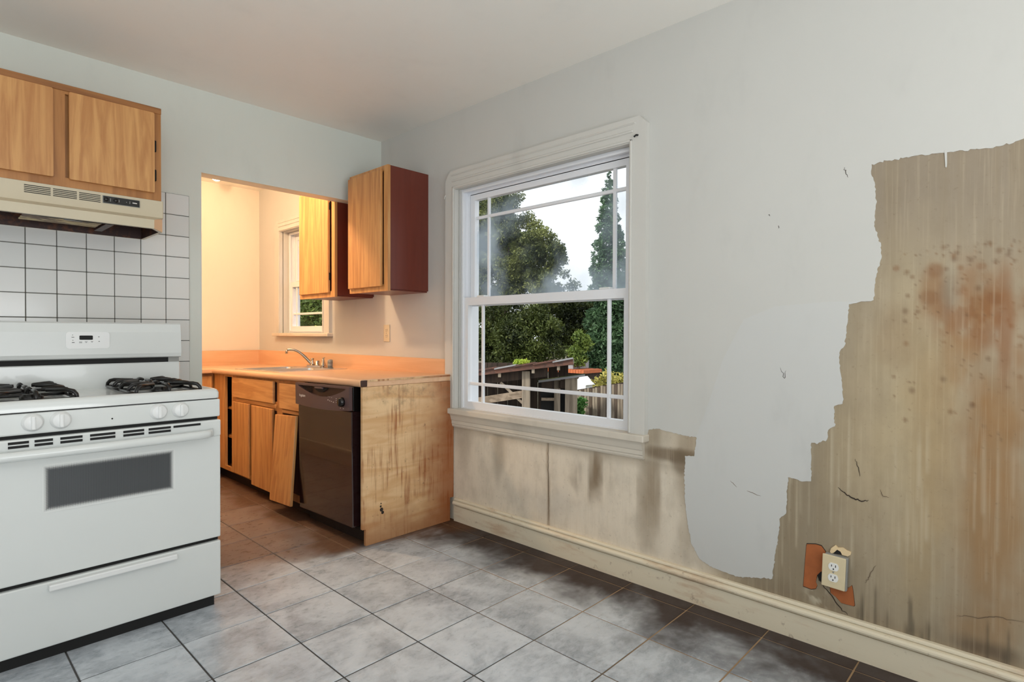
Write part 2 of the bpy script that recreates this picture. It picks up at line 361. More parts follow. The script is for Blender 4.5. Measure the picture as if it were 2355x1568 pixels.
over(blob(-3.23, 1.02, .13, .36, .6, .5, 31) * sst(fbm(YY, ZZ, 12, 4, 33), .3, .6) * .85, (150, 106, 66))
over(blob(-3.25, .6, .1, .5, .7, .5, 35) * .75, (156, 118, 76))
over(blob(-3.1, 1.27, .05, .1, .6, .6, 37) * .7, (150, 112, 76)); over(blob(-3.0, 1.12, .07, .12, .7, .6, 38) * .35, (150, 122, 90))
over(blob(-3.1, .75, .09, .5, .8, .5, 39) * .5, (176, 148, 106)); over(blob(-2.92, .75, .14, .35, .8, .4, 40) * .35, (196, 176, 140))
over(blob(-3.2, 1.2, .13, .12, .7, .7, 41) * sst(fbm(YY, ZZ, 26, 14, 43), .42, .6) * .6, (140, 94, 58))
for k in range(150):
    cy = -2.98 - .36 * random.random() ** .8; cz = 1.40 - .6 * random.random() ** 1.6; r_ = .003 + .007 * random.random() ** 3
    over(blob(cy, cz, r_, r_ * 1.2, .8, .1, 50) * .55, random.choice([(112, 78, 50), (104, 78, 58), (132, 92, 58)]))
for cy, cz, r_ in ((-3.105, 1.325, .026), (-3.09, 1.24, .028), (-3.0, 1.34, .010), (-3.22, 1.33, .014), (-3.25, 1.23, .02)):
    over(blob(cy, cz, r_, r_, .5, .35, 61) * .5, (132, 88, 56))
over(blob(-3.14, 1.26, .03, .09, .8, .5, 65) * .45, (140, 136, 122))
over(blob(-3.275, 1.12, .022, .2, .6, .3, 63) * .6, (140, 88, 50))
# below the window: lighter, with grey smudges
low = 1 - sst(-YY, 2.28, 2.42)
over(low * (1 - sst(ZZ, .5, .75)), (232, 220, 201))
over(low * sst(fbm(YY, ZZ, 3, 2, 71), .45, .7) * .4, (184, 176, 162))
over(blob(-1.15, .46, .055, .2, .8, .4, 73) * .55, (150, 138, 120)); over(blob(-1.78, .42, .11, .14, .7, .6, 75) * sst(streak, .42, .62) * .9, (128, 108, 84))
over(blob(-2.1, .45, .09, .3, .8, .4, 77) * sst(streak, .4, .6) * .75, (142, 124, 100)); over(blob(-2.27, .5, .06, .3, .8, .4, 79) * .6, (140, 122, 98))
over(blob(-.86, .45, .08, .12, .8, .5, 81) * .4, (160, 146, 124)); over(blob(-1.5, .25, .3, .08, .9, .5, 83) * .3, (186, 184, 178))
over(low * (1 - sst(ZZ, .545, .575)) * sst(ZZ, .5, .56) * .35, (140, 124, 102))
over((1 - sst(np.abs(YY + 1.506 + (fbm(YY * 0, ZZ, 1, 7, 91) - .5) * .02), .004, .012)) * (1 - sst(ZZ, .56, .6)) * .55, (132, 104, 72))
over(blob(-2.2, .6, .16, .035, .6, .4, 93) * .8, (120, 102, 80)); over(blob(-2.235, .575, .05, .06, .5, .3, 94) * .5, (110, 94, 74))
# dark grime creeping up from the baseboard, and long drips of paint
foot = (1 - sst(ZZ + (fbm(YY, ZZ, 14, 3, 95) - .5) * .12, .13, .2)) * pat; over(foot * .4, (120, 104, 84))
over(blob(-3.24, .16, .1, .04, .7, .4, 97) * .7, (88, 74, 62))
for k in range(46):
    cy = -2.5 - .8 * random.random(); top = .35 + .5 * random.random(); bot = top - .1 - .3 * random.random()
    m = (1 - sst(np.abs(YY - cy), .001, .0065)) * sst(ZZ, bot, bot + .03) * (1 - sst(ZZ, top - .08, top + .05)); over(m * (.15 + .25 * random.random()), (206, 193, 168))
for k in range(14):
    cy = -2.9 - .42 * random.random(); top = .17 + .12 * random.random()
    m = (1 - sst(np.abs(YY - cy), .002, .007)) * (1 - sst(ZZ, top - .05, top)); over(m * .55, (84, 76, 64))
over(blob(-2.78, .175, .05, .045, .6, .7, 99) * sst(fbm(YY, ZZ, 40, 40, 101), .45, .6) * .7, (206, 196, 174))
ny, nz = len(ys), len(zs)
vs = [(0., float(YY[i, j]), float(ZZ[i, j])) for i in range(ny) for j in range(nz)]
fs = []
inside = lambda y, z, w: w[0] < y < w[1] and w[2] < z < w[3]
for i in range(ny - 1):
    for j in range(nz - 1):
        y, z = (ys[i] + ys[i + 1]) / 2, (zs[j] + zs[j + 1]) / 2
        if inside(y, z, W1) or inside(y, z, W2): continue
        fs.append((i * nz + j, (i + 1) * nz + j, (i + 1) * nz + j + 1, i * nz + j + 1))
me = bpy.data.meshes.new('wall_right'); me.from_pydata(vs, [], fs)
ca = me.color_attributes.new('stain', 'FLOAT_COLOR', 'POINT')
ca.data.foreach_set('color', np.concatenate([C.reshape(-1, 3), np.ones((ny * nz, 1))], 1).astype(np.float32).ravel())
me.materials.append(MAT['bare_plaster']); me.update()
bm = bmesh.new(); bm.from_mesh(me)
for f in bm.faces:
    if f.normal.x > 0: f.normal_flip()
bm.to_mesh(me); bm.free()
wall_right = tag(bpy.data.objects.new('wall_right', me), kind='structure'); COL.objects.link(wall_right)
R_ = lambda w: [(w[0], w[2]), (w[1], w[2]), (w[1], w[3]), (w[0], w[3])]
MB().prism([(YR - .15, 0), (YF + .1, 0), (YF + .1, CEIL), (YR - .15, CEIL)], 'X', .004, .14, holes=[R_(W1), R_(W2)]).build('masonry', MAT['paint_trim'], wall_right)

# white paint rolled over the wall, stopping short in a ragged edge

PATCH = [(-3.3114, 1.6968), (-3.2876, 1.687), (-3.218, 1.6869), (-3.1333, 1.6946), (-3.0545, 1.7004), (-2.9708, 1.7007), (-2.927, 1.6979), (-2.9247, 1.666), (-2.9365, 1.6344), (-2.941, 1.5603), (-2.9354, 1.4877), (-2.9509, 1.4419), (-2.9576, 1.4046), (-2.9578, 1.3754), (-2.9494, 1.3468), (-2.9409, 1.3107), (-2.9378, 1.2373), (-2.9123, 1.2323), (-2.8928, 1.2315), (-2.8637, 1.225), (-2.8603, 1.1645), (-2.854, 1.119), (-2.8517, 1.0809), (-2.8409, 1.07), (-2.8344, 1.0393), (-2.8375, 0.9965), (-2.8448, 0.9434), (-2.8468, 0.8778), (-2.8195, 0.8677), (-2.823, 0.7956), (-2.8023, 0.7808), (-2.7984, 0.7461), (-2.7674, 0.7247), (-2.7472, 0.7268), (-2.7478, 0.6603), (-2.7484, 0.5875), (-2.725, 0.5817), (-2.6678, 0.5876), (-2.6654, 0.5171), (-2.6629, 0.4513), (-2.643, 0.4305), (-2.6357, 0.3629), (-2.6239, 0.2772), (-2.6151, 0.1916), (-2.5651, 0.1801), (-2.4897, 0.161), (-2.3831, 0.1669), (-2.327, 0.1872), (-2.2883, 0.2407), (-2.2721, 0.3286), (-2.2596, 0.4181), (-2.255, 0.5095), (-2.2582, 0.6059), (-2.2989, 0.612), (-2.3079, 0.6914), (-2.2654, 0.6897), (-2.1854, 0.6984), (-2.1229, 0.7061), (-2.0801, 0.6953)]
rag = []
for (a, b) in zip(PATCH[:-1], PATCH[1:]):
    d = math.dist(a, b); n = max(1, int(d / .007))
    for k in range(n):
        t = k / n; w = .0016 if k else .0006
        rag.append((a[0] + (b[0] - a[0]) * t + random.gauss(0, w), a[1] + (b[1] - a[1]) * t + random.gauss(0, w)))
def wig_(L): return [(p[0] + random.gauss(0, .002), p[1] + random.gauss(0, .002)) for p in L]
outer = [(YF, .80), (YF, CEIL), (YR, CEIL), (YR, 1.72), (-4.0, 1.71)] + rag + [(-2.07, .645), (-.755, .645), (-.755, .80)]
MB().prism(outer, 'X', -.0016, .0, holes=[R_(W1), R_(W2)], caps=(True, False)).build('paint_coat', MAT['paint_white'], wall_right)
k0 = next(i for i, p in enumerate(rag) if p[1] < 1.2375 and p[0] > -2.95); k1 = max(i for i, p in enumerate(rag) if p[1] > .68 and p[0] < -2.29)
MB().prism([(p[0], p[1]) for p in rag[k0:k1]] + wig_([(-2.31, .70), (-2.36, .85), (-2.42, 1.02), (-2.5, 1.18), (-2.62, 1.228), (-2.8, 1.236)]), 'X', -.0021, -.0014, caps=(True, False)).build('paint_coat', MAT['paint_fresh'], wall_right)
MB().prism([(-3.1245, 1.7033), (-3.1311, 1.7019), (-3.1318, 1.66), (-3.1312, 1.6495), (-3.1292, 1.647), (-3.1275, 1.6495), (-3.127, 1.66)], 'X', -.0026, 0, caps=(True, False)).build('paint_drip', MAT['paint_white'], wall_right)
def ribbon(pts, w, x, name, mat, parent):
    m = MB(); P = [Vector(p) for p in pts]; vs = []
    for i, p in enumerate(P):
        d = (P[min(i + 1, len(P) - 1)] - P[max(i - 1, 0)]).normalized(); n_ = Vector((-d.y, d.x)); ww = w * (.25 + .75 * math.sin(math.pi * (i + .3) / (len(P) - .4)))
        vs += [(x, *(p + n_ * ww)), (x, *(p - n_ * ww))]
    m.add(vs, [(2 * i, 2 * i + 2, 2 * i + 3, 2 * i + 1) for i in range(len(P) - 1)]); return m.build(name, mat, parent)
def wig(a, n=5, amp=.003):
    out = []
    for p, q in zip(a[:-1], a[1:]):
        for k in range(n): t = k / n; out.append((p[0] + (q[0] - p[0]) * t + random.gauss(0, amp) * (k > 0), p[1] + (q[1] - p[1]) * t + random.gauss(0, amp) * (k > 0)))
    return out + [a[-1]]
CRK = [[(-2.836, 0.5817), (-2.8593, 0.5632), (-2.8861, 0.5518), (-2.9124, 0.5481), (-2.9291, 0.5545)], [(-2.8874, 0.6897), (-2.8982, 0.6612), (-2.9025, 0.6319)], [(-2.963, 0.5983), (-2.9694, 0.5774), (-2.9881, 0.5768)], [(-3.1702, 0.2412), (-3.2332, 0.2562), (-3.2635, 0.2706), (-3.327, 0.2758)], [(-2.9529, 0.3372), (-2.9342, 0.2945), (-2.9216, 0.2683)], [(-2.638, 0.9956), (-2.6538, 0.9556), (-2.6582, 0.9851)], [(-2.4518, 0.5357), (-2.4781, 0.5145)], [(-2.5174, 0.5082), (-2.5706, 0.4983)], [(-2.8444, 1.7039), (-2.8486, 1.688), (-2.8568, 1.6668)], [(-2.6255, 1.5271), (-2.6287, 1.5185)], [(-2.5919, 1.5759), (-2.5952, 1.5688)]]
for k, c_ in enumerate(CRK):
    ribbon(wig(c_, 5, .0018), (.0022 if k == 0 else .0011), -.0022, 'crack', MAT['crack_dark' if k in (0, 1, 5, 9, 10, 8) else 'mark_brown'], wall_right)
ribbon(wig([(-1.506, .565), (-1.508, .4), (-1.512, .26), (-1.513, .16)], 8, .0012), .0018, -.0012, 'crack', MAT['mark_brown'], wall_right)
ribbon(wig([(-2.775, .235), (-2.81, .2), (-2.845, .16), (-2.87, .14)], 5, .002), .0018, -.0012, 'crack', MAT['crack_dark'], wall_right)
# broken plaster round the low outlet
B1 = [(-2.7361, 0.3547), (-2.7657, 0.3613), (-2.784, 0.36), (-2.7968, 0.3443), (-2.8005, 0.3353), (-2.8029, 0.2732), (-2.783, 0.2674), (-2.7713, 0.2509), (-2.7687, 0.236), (-2.767, 0.2254), (-2.7717, 0.2137), (-2.7672, 0.2013), (-2.7525, 0.1946), (-2.7253, 0.1974), (-2.7294, 0.2713), (-2.7343, 0.3461)]
B2 = [(-2.8122, 0.2282), (-2.8715, 0.2357), (-2.8816, 0.2475), (-2.8852, 0.2302), (-2.8908, 0.1816), (-2.8883, 0.1769), (-2.8497, 0.1758), (-2.832, 0.1918), (-2.816, 0.2005)]
HOLE = [(-2.7713, 0.2509), (-2.783, 0.2674), (-2.8029, 0.2732), (-2.806, 0.2283), (-2.8132, 0.2195), (-2.8051, 0.219), (-2.7779, 0.2358)]
FOAM = [(-2.8129, 0.3486), (-2.8163, 0.3614), (-2.8303, 0.3759), (-2.8374, 0.3689), (-2.853, 0.373), (-2.8651, 0.3664), (-2.8788, 0.3642), (-2.8772, 0.3541), (-2.8688, 0.3469), (-2.8515, 0.3471), (-2.8462, 0.3575), (-2.8357, 0.3616), (-2.8253, 0.3479), (-2.8165, 0.3426)]
def grow(P, k):
    cy = sum(p[0] for p in P) / len(P); cz = sum(p[1] for p in P) / len(P)
    return [(cy + (p[0] - cy) * k, cz + (p[1] - cz) * k) for p in P]
for P in (B1, B2):
    MB().prism(grow(P, 1.035), 'X', -.0008, .0, caps=(True, False)).build('broken_edge', MAT['crack_dark'], wall_right)
    MB().prism(P, 'X', -.0022, .0, caps=(True, False)).build('exposed_board', MAT['rust_board'], wall_right)
MB().prism(HOLE, 'X', -.0028, .0, caps=(True, False)).build('wall_hole', MAT['black_matte'], wall_right)
MB().prism(FOAM, 'X', -.006, .0, caps=(True, False)).build('plaster_lump', MAT['foam_cream'], wall_right)
MB().prism([(-2.8165, 0.3436), (-2.8357, 0.3616), (-2.848, 0.3569), (-2.8533, 0.3466)], 'X', -.003, 0, caps=(True, False)).build('wall_hole', MAT['black_matte'], wall_right)

# ceiling, back wall with the opening, far walls, rear and left walls
tag(MB().box(XL - .15, .3, YR - .15, YF + .15, CEIL, CEIL + .15).build('ceiling', MAT['paint_ceiling']), kind='structure')
OX, OZ, WT = -1.150, 1.993, .10
wb = tag(MB().prism([(XL, 0), (OX, 0), (OX, OZ), (0, OZ), (0, CEIL), (XL, CEIL)], 'Y', 0, WT).build('wall_back', MAT['paint_green_white']), kind='structure')
tag(MB().box(XL - .15, 0, YF, YF + .12, 0, CEIL).build('wall_far', MAT['paint_alcove']), kind='structure')
tag(MB().box(-1.72, -1.6, WT, YF, 0, CEIL).build('wall_alcove', MAT['paint_alcove']), kind='structure')
# unseen left and rear walls, with openings added for the fill lights
tag(MB().prism([(YR - .15, 0), (0, 0), (0, CEIL), (YR - .15, CEIL)], 'X', XL - .12, XL, holes=[[(-3.25, .75), (-1.35, .75), (-1.35, 2.1), (-3.25, 2.1)]]).build('wall_left', MAT['paint_white']), kind='structure')
tag(MB().prism([(XL, 0), (-3.4, 0), (-3.4, 2.12), (-1.0, 2.12), (-1.0, 0), (0, 0), (0, CEIL), (XL, CEIL)], 'Y', YR - .12, YR).build('wall_rear', MAT['paint_white']), kind='structure')
# floor: grout bed with a tile for every joint square
floor = tag(MB().box(XL - .1, .1, YR - .1, YF + .1, -.12, -.0025).build('floor', MAT['grout']), kind='structure')
PIT = .2985; GX, GY = -.687, -1.715; hg = .0028
bm_ = MB(); h = PIT / 2 - hg; b = .0018
bm_.add([(-h, -h, -.004), (h, -h, -.004), (h, h, -.004), (-h, h, -.004), (-h, -h, -b), (h, -h, -b), (h, h, -b), (-h, h, -b), (-h + b, -h + b, 0), (h - b, -h + b, 0), (h - b, h - b, 0), (-h + b, h - b, 0)],
        [(0, 1, 5, 4), (1, 2, 6, 5), (2, 3, 7, 6), (3, 0, 4, 7), (4, 5, 9, 8), (5, 6, 10, 9), (6, 7, 11, 10), (7, 4, 8, 11), (8, 9, 10, 11)])
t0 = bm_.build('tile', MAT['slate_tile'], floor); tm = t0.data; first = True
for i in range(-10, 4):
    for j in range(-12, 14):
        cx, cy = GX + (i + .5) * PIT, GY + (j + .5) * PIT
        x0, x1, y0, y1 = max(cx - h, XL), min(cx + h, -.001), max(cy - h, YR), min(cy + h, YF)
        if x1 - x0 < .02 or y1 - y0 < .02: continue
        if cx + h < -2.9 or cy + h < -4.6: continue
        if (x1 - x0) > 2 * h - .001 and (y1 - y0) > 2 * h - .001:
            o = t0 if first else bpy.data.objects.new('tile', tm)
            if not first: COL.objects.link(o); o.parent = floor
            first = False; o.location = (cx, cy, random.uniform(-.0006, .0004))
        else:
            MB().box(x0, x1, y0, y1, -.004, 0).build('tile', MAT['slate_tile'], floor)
# wall tiles behind the stove
tp = .1125; tx0 = -1.213; h2 = tp / 2 - .0016
MB().box(-2.25, tx0, -.004, 0, .74, 1.852).build('grout_bed', MAT['tile_grout'], wb)
bm_ = MB().box(-h2, h2, -.009, 0, -h2, h2, .0018, 1); tt = bm_.build('wall_tile', MAT['wall_tile'], wb); first = True
for i in range(9):
    for j in range(10):
        o = tt if first else bpy.data.objects.new('wall_tile', tt.data)
        if not first: COL.objects.link(o); o.parent = wb
        first = False; o.location = (tx0 - (i + .5) * tp, random.uniform(-.0004, .0004), 1.852 - (j + .5) * .1108); o.scale.z = .1108 / tp
# thin dark scratches and nail holes on the back wall are left to the paint texture
# baseboard along the right wall
prof = [(0, 0), (-.018, 0), (-.018, .0915), (-.0125, .0925), (-.0125, .0955), (-.022, .097), (-.029, .101), (-.031, .107), (-.030, .113), (-.025, .1185), (-.016, .121), (-.0125, .1215), (-.0125, .1245), (-.018, .1255), (-.017, .131), (-.012, .135), (0, .136)]
m = MB(); L0, L1 = -.79, YR; n_ = len(prof)
m.add([(a, L0, b) for a, b in prof] + [(a, L1, b) for a, b in prof], [(i, (i + 1) % n_, (i + 1) % n_ + n_, i + n_) for i in range(n_)] + [tuple(range(n_)), tuple(range(2 * n_ - 1, n_ - 1, -1))])
tag(m.build('baseboard_right', MAT['baseboard_cream']), kind='structure')

tag(MB().box(-1.6, -1.58, WT, YF, 0, .105, .004, 1).box(-1.6, -1.572, WT, YF, .103, .135, .006, 2).build('baseboard_alcove', MAT['baseboard_cream']), kind='structure')

# ------------------------------------------------------------------ windows
def rect_ring(y0, y1, z0, z1, w, x0, x1, wb_=None, wt=None):
    wb_ = w if wb_ is None else wb_; wt = w if wt is None else wt
    return MB().prism([(y0, z0), (y1, z0), (y1, z1), (y0, z1)], 'X', x0, x1, holes=[[(y0 + w, z0 + wb_), (y1 - w, z0 + wb_), (y1 - w, z1 - wt), (y0 + w, z1 - wt)]])
def window(name, o, mid, up_m, lo_m, dx, fog, trim, vinyl):
    """double-hung: o = opening (y0,y1,z0,z1); y0 is nearest the camera"""
    y0, y1, z0, z1 = o
    root = rect_ring(y0, y1, z0, z1, .014, dx + .012, .15).build(name, MAT[vinyl]); tag(root, kind='structure')
    rect_ring(y0 + .012, y1 - .012, z0 + .012, z1 - .012, .022, dx + .05, dx + .062).build('parting_stop', MAT[vinyl], root)
    # outer frame stops
    rect_ring(y0 + .012, y1 - .012, z0 + .01, z1 - .01, .012, dx + .004, dx + .018).build('inner_stop', MAT[vinyl], root)
    a, b = y0 + .028, y1 - .028
    # upper sash
    us = rect_ring(a + .012, b - .012, mid - .025, z1 - .03, .036, dx + .05, dx + .085).build('upper_sash', MAT[vinyl], root)
    # lower sash
    ls = rect_ring(a - .012, b + .012, z0 + .012, mid + .025, .044, dx + .012, dx + .046, .046, .046).build('lower_sash', MAT[vinyl], root)
    for sash, x, (va, vb), hz, zz0, zz1, fogged in ((us, dx + .068, up_m[0], up_m[1], mid + .01, z1 - .06, fog), (ls, dx + .03, lo_m[0], lo_m[1], z0 + .05, mid - .02, 'glass_clear')):
        for v in (va, vb): MB().box(x - .008, x + .008, v - .009, v + .009, zz0, zz1, .003, 1).build('muntin', MAT[vinyl], sash)
        MB().box(x - .0075, x + .0075, a + .03, b - .03, hz - .009, hz + .009, .003, 1).build('muntin', MAT[vinyl], sash)
        MB().add([(x, a + .025, zz0), (x, b - .025, zz0), (x, b - .025, zz1), (x, a + .025, zz1)], [(0, 1, 2, 3)]).build('pane', MAT[fogged], sash)
    for yy in (a + .14, b - .14):
        MB().box(dx + .008, dx + .046, yy - .03, yy + .03, mid + .025, mid + .034, .003, 1).build('sash_lock', MAT['plastic_white'], ls)
    return root
w1 = window('window_1', W1, 1.307, ((-1.853, -.99), 1.804), ((-1.849, -.982), .824), .008, 'glass_fogged', 'paint_trim', 'vinyl_white')
w2 = window('window_2', W2, 1.54, ((.86, 1.40), 1.88), ((.86, 1.40), 1.285), .045, 'glass_clear', 'paint_trim', 'vinyl_white')
# casings
def casing(name, o, cw_l, cw_r, top, chop, st, dx):
    y0, y1, z0, z1 = o
    out = [(y0 - cw_r, z0), (y0 - cw_r, z1 + top - chop), (y0 - cw_r + chop, z1 + top), (y1 + cw_l - chop * 1.3, z1 + top), (y1 + cw_l, z1 + top - chop * 1.6), (y1 + cw_l, z0), (y1, z0), (y1, z1), (y0, z1), (y0, z0)]
    root = MB().prism(out, 'X', -.03, 0).build(name, MAT['paint_trim']); tag(root, kind='structure')
    # moulded inner bead and outer back band
    for s_, e_ in (((y1 + .004, z0), (y1 + .016, z1)), ((y0 - .016, z0), (y0 - .004, z1))):
        MB().box(-.037, -.028, s_[0], e_[0], z0, z1 + .016, .004, 2).build('bead', MAT['paint_trim'], root)
    MB().box(-.037, -.028, y0 - .016, y1 + .016, z1 + .004, z1 + .016, .004, 2).build('bead', MAT['paint_trim'], root)
    MB().box(-.036, -.028, y0 - .02, y1 + .02, z1 + top * .40, z1 + top * .5, .003, 1).build('bead', MAT['paint_trim'], root)
    MB().box(-.034, -.028, y0 - .03, y1 + .03, z1 + top * .72, z1 + top * .78, .002, 1).build('bead', MAT['paint_trim'], root)
    st0, st1, ov = st
    MB().box(-.052, .02, y0 - cw_r - ov, y1 + cw_l + ov, st0, st1, .006, 3).build('stool', MAT['paint_trim_dirty'], root)
    return root
c1 = casing('trim_1', (-1.995, -.805, .675, 1.972), .085, .085, .112, .034, (.642, .675, .006), .0)
m = MB(); ap = [(0, .562), (-.012, .562), (-.016, .57), (-.016, .578), (-.02, .582), (-.02, .6), (-.024, .606), (-.03, .628), (-.036, .642), (0, .642)]
n_ = len(ap); m.add([(a, -.765, b) for a, b in ap] + [(a, -2.065, b) for a, b in ap], [(i, (i + 1) % n_, (i + 1) % n_ + n_, i + n_) for i in range(n_)] + [tuple(range(n_)), tuple(range(2 * n_ - 1, n_ - 1, -1))])
m.build('apron', MAT['paint_trim_dirty'], c1)
MB().lathe([(.0, -.004), (.007, -.003), (.008, 0)], (-.022, -2.04, 2.0), 'X', 10).build('curtain_bracket', MAT['black_matte'], c1)
MB().tube([(-.024, -2.04, 2.0), (-.04, -2.035, 1.998), (-.045, -2.028, 1.99)], .004, 6).build('curtain_bracket', MAT['black_matte'], c1)
MB().tube([(-.022, -.725, 1.95), (-.034, -.722, 1.945), (-.036, -.72, 1.93), (-.028, -.718, 1.925)], .004, 6).build('curtain_bracket', MAT['paint_trim'], c1)
c2 = casing('trim_2', (.765, 1.515, 1.12, 2.0), .1, .1, .1, .03, (1.092, 1.12, .012), .0)

# === PART2

# ------------------------------------------------------------------ stove
SX0, SX1, SF, SB = -2.136, -1.374, -.895, -.33
stove = empty('gas_stove', ((SX0 + SX1) / 2, (SF + SB) / 2, 0), 'white gas stove with four burners, in front of the tiled wall', 'stove')
en = MAT['enamel_white']
MB().box(SX0 + .004, SX1 - .004, SF + .03, SB, .045, .853).build('body', en, stove)
MB().box(SX0 + .02, SX1 - .02, SF + .014, SB - .03, 0, .05).build('kick_base', MAT['black_matte'], stove)
MB().box(SX0 + .008, SX1 - .006, SF + .012, SF + .04, .04, .86).build('door_gap', MAT['black_matte'], stove)
# cooktop: a rolled rim round a sunken deck
m = MB(); ring = []
def ringpts(inset, z): return [(x_, y_, z) for x_, y_ in rrect(SX0 + inset, SX1 - inset, SF - .004 + inset, SB - inset * .2, .02, 3)]
lv = [(0, .853), (0, .875), (.004, .885), (.012, .891), (.022, .891), (.036, .881), (.05, .879)]
for a, z in lv: ring += ringpts(a, z)
k_ = 16; fs = []
for i in range(len(lv) - 1):
    for j in range(k_): fs.append((i * k_ + j, i * k_ + (j + 1) % k_, (i + 1) * k_ + (j + 1) % k_, (i + 1) * k_ + j))
fs.append(tuple((len(lv) - 1) * k_ + j for j in range(k_))); m.add(ring, fs, True); ct = m.build('cooktop', en, stove)
# control strip with knobs
cp = MB().box(SX0, SX1, SF - .004, SF + .03, .777, .849, .006, 2).build('control_strip', en, stove)
for kx in (-1.968, -1.893, -1.597, -1.522):
    kb = MB().lathe([(.030, .0), (.030, -.004), (.027, -.007), (.026, -.012), (.024, -.016), (.022, -.018)], (kx, SF - .004, .817), 'Y', 24).build('knob', MAT['plastic_white'], stove)
    MB().box(kx - .006, kx + .006, SF - .032, SF - .018, 0.794, .84, .004, 2).build('knob_grip', MAT['plastic_white'], kb)
MB().lathe([(.003, 0), (.002, -.002)], (-1.745, SF - .004, .806), 'Y', 8).build('screw', MAT['black_matte'], stove)
# oven door with vent trim, window and handle
dr = MB().box(SX0, SX1, SF - .006, SF + .02, .282, .700, .005, 2).build('oven_door', en, stove)
tr = MB().box(SX0, SX1, SF - .012, SF + .02, .698, .765, .006, 2).build('vent_trim', en, dr)
sl = [(-2.005, .06), (-1.94, .055), (-1.865, .07), (-1.775, .085), (-1.68, .075), (-1.595, .085), (-1.50, .11)]
for kx, wd in sl:
    for zz, cut in ((.754, 0), (.741, 1)):
        if cut and kx > -1.55: continue
        MB().box(kx - wd / 2 * .88, kx + wd / 2 * .88, SF - .0135, SF - .01, zz - .0042, zz + .0042).build('vent_slot', MAT['black_matte'], tr)
hp = []
for k in range(25):
    t = k / 24; xx = SX0 + .03 + (SX1 - SX0 - .062) * t; e = min(1, min(t, 1 - t) / .06); hp.append((xx, SF - .014 - .036 * math.sin(e * math.pi / 2) - .01 * math.sin(math.pi * t), .716))
hm = MB(); rg = []
for p in hp: rg += [(p[0], p[1] + .013 * math.cos(a), p[2] + .0165 * math.sin(a)) for a in [2 * math.pi * q_ / 12 for q_ in range(12)]]
hm.add(rg, [(i * 12 + j, i * 12 + (j + 1) % 12, (i + 1) * 12 + (j + 1) % 12, (i + 1) * 12 + j) for i in range(24) for j in range(12)] + [tuple(range(12)), tuple(24 * 12 + j for j in range(12))], True)
hm.build('oven_handle', en, dr)
MB().prism(rrect(-1.946, -1.542, .505, .67, .012), 'Y', SF - .0075, SF - .004).build('oven_window', oven_glass(-1.744, .5875, .198, .078), dr)
dw_ = MB().box(SX0, SX1, SF - .006, SF + .02, .044, .267, .005, 2).build('storage_drawer', en, stove)
MB().box(-1.931, -1.54, SF - .030, SF - .004, .240, .261, .004, 2).build('drawer_handle', MAT['plastic_white'], dw_)
# backguard: upper box leaning back, dark slot, lower apron
BY = -.41
bgp = [(BY + .012, 1.163), (BY + .004, 1.157), (BY - .004, 1.12), (BY - .01, 1.026), (BY - .006, 1.01), (BY + .004, 1.006), (SB, 1.006), (SB, 1.163)]
m = MB().prism(bgp, 'X', SX0 + .004, SX1 - .002); bgd = m.build('backguard', en, stove)
MB().box(SX0 + .006, SX1 - .003, BY + .006, SB, .855, .984, .004, 1).build('backguard_apron', en, stove)
MB().box(SX0 + .006, SX1 - .05, BY + .016, SB, .982, 1.008).build('vent_gap', MAT['black_matte'], stove)
MB().box(SX1 - .05, SX1 - .006, BY + .012, SB, .983, 1.007).build('end_bracket', MAT['grey_plastic'], stove)
def bgy(z): return BY - .01 + .006 * (z - 1.02) / .1
pn = MB().prism(rrect(-1.806, -1.655, 1.051, 1.121, .012), 'Y', bgy(1.085) - .0035, BY + .01).build('control_panel', MAT['plastic_white'], stove)
yq = bgy(1.085) - .0035
MB().prism(rrect(-1.7605, -1.7145, 1.088, 1.106, .003), 'Y', yq - .001, yq).build('display', MAT['black_matte'], pn)
for (ux, uz, w_, h_) in ((-1.773, 1.108, .0025, .0025), (-1.772, 1.099, .009, .0022), (-1.772, 1.086, .0025, .0025), (-1.771, 1.077, .009, .0026), (-1.746, 1.079, .010, .0016), (-1.746, 1.0755, .010, .0016), (-1.727, 1.080, .009, .0016), (-1.727, 1.0765, .004, .0016), (-1.707, 1.081, .008, .0016), (-1.707, 1.0775, .004, .0016), (-1.683, 1.1, .004, .003), (-1.682, 1.081, .004, .003)):
    ux -= .0105
    MB().box(ux - w_ / 2, ux + w_ / 2, yq - .0006, yq, uz - h_ / 2, uz + h_ / 2).build('button_mark', MAT['print_grey'], pn)
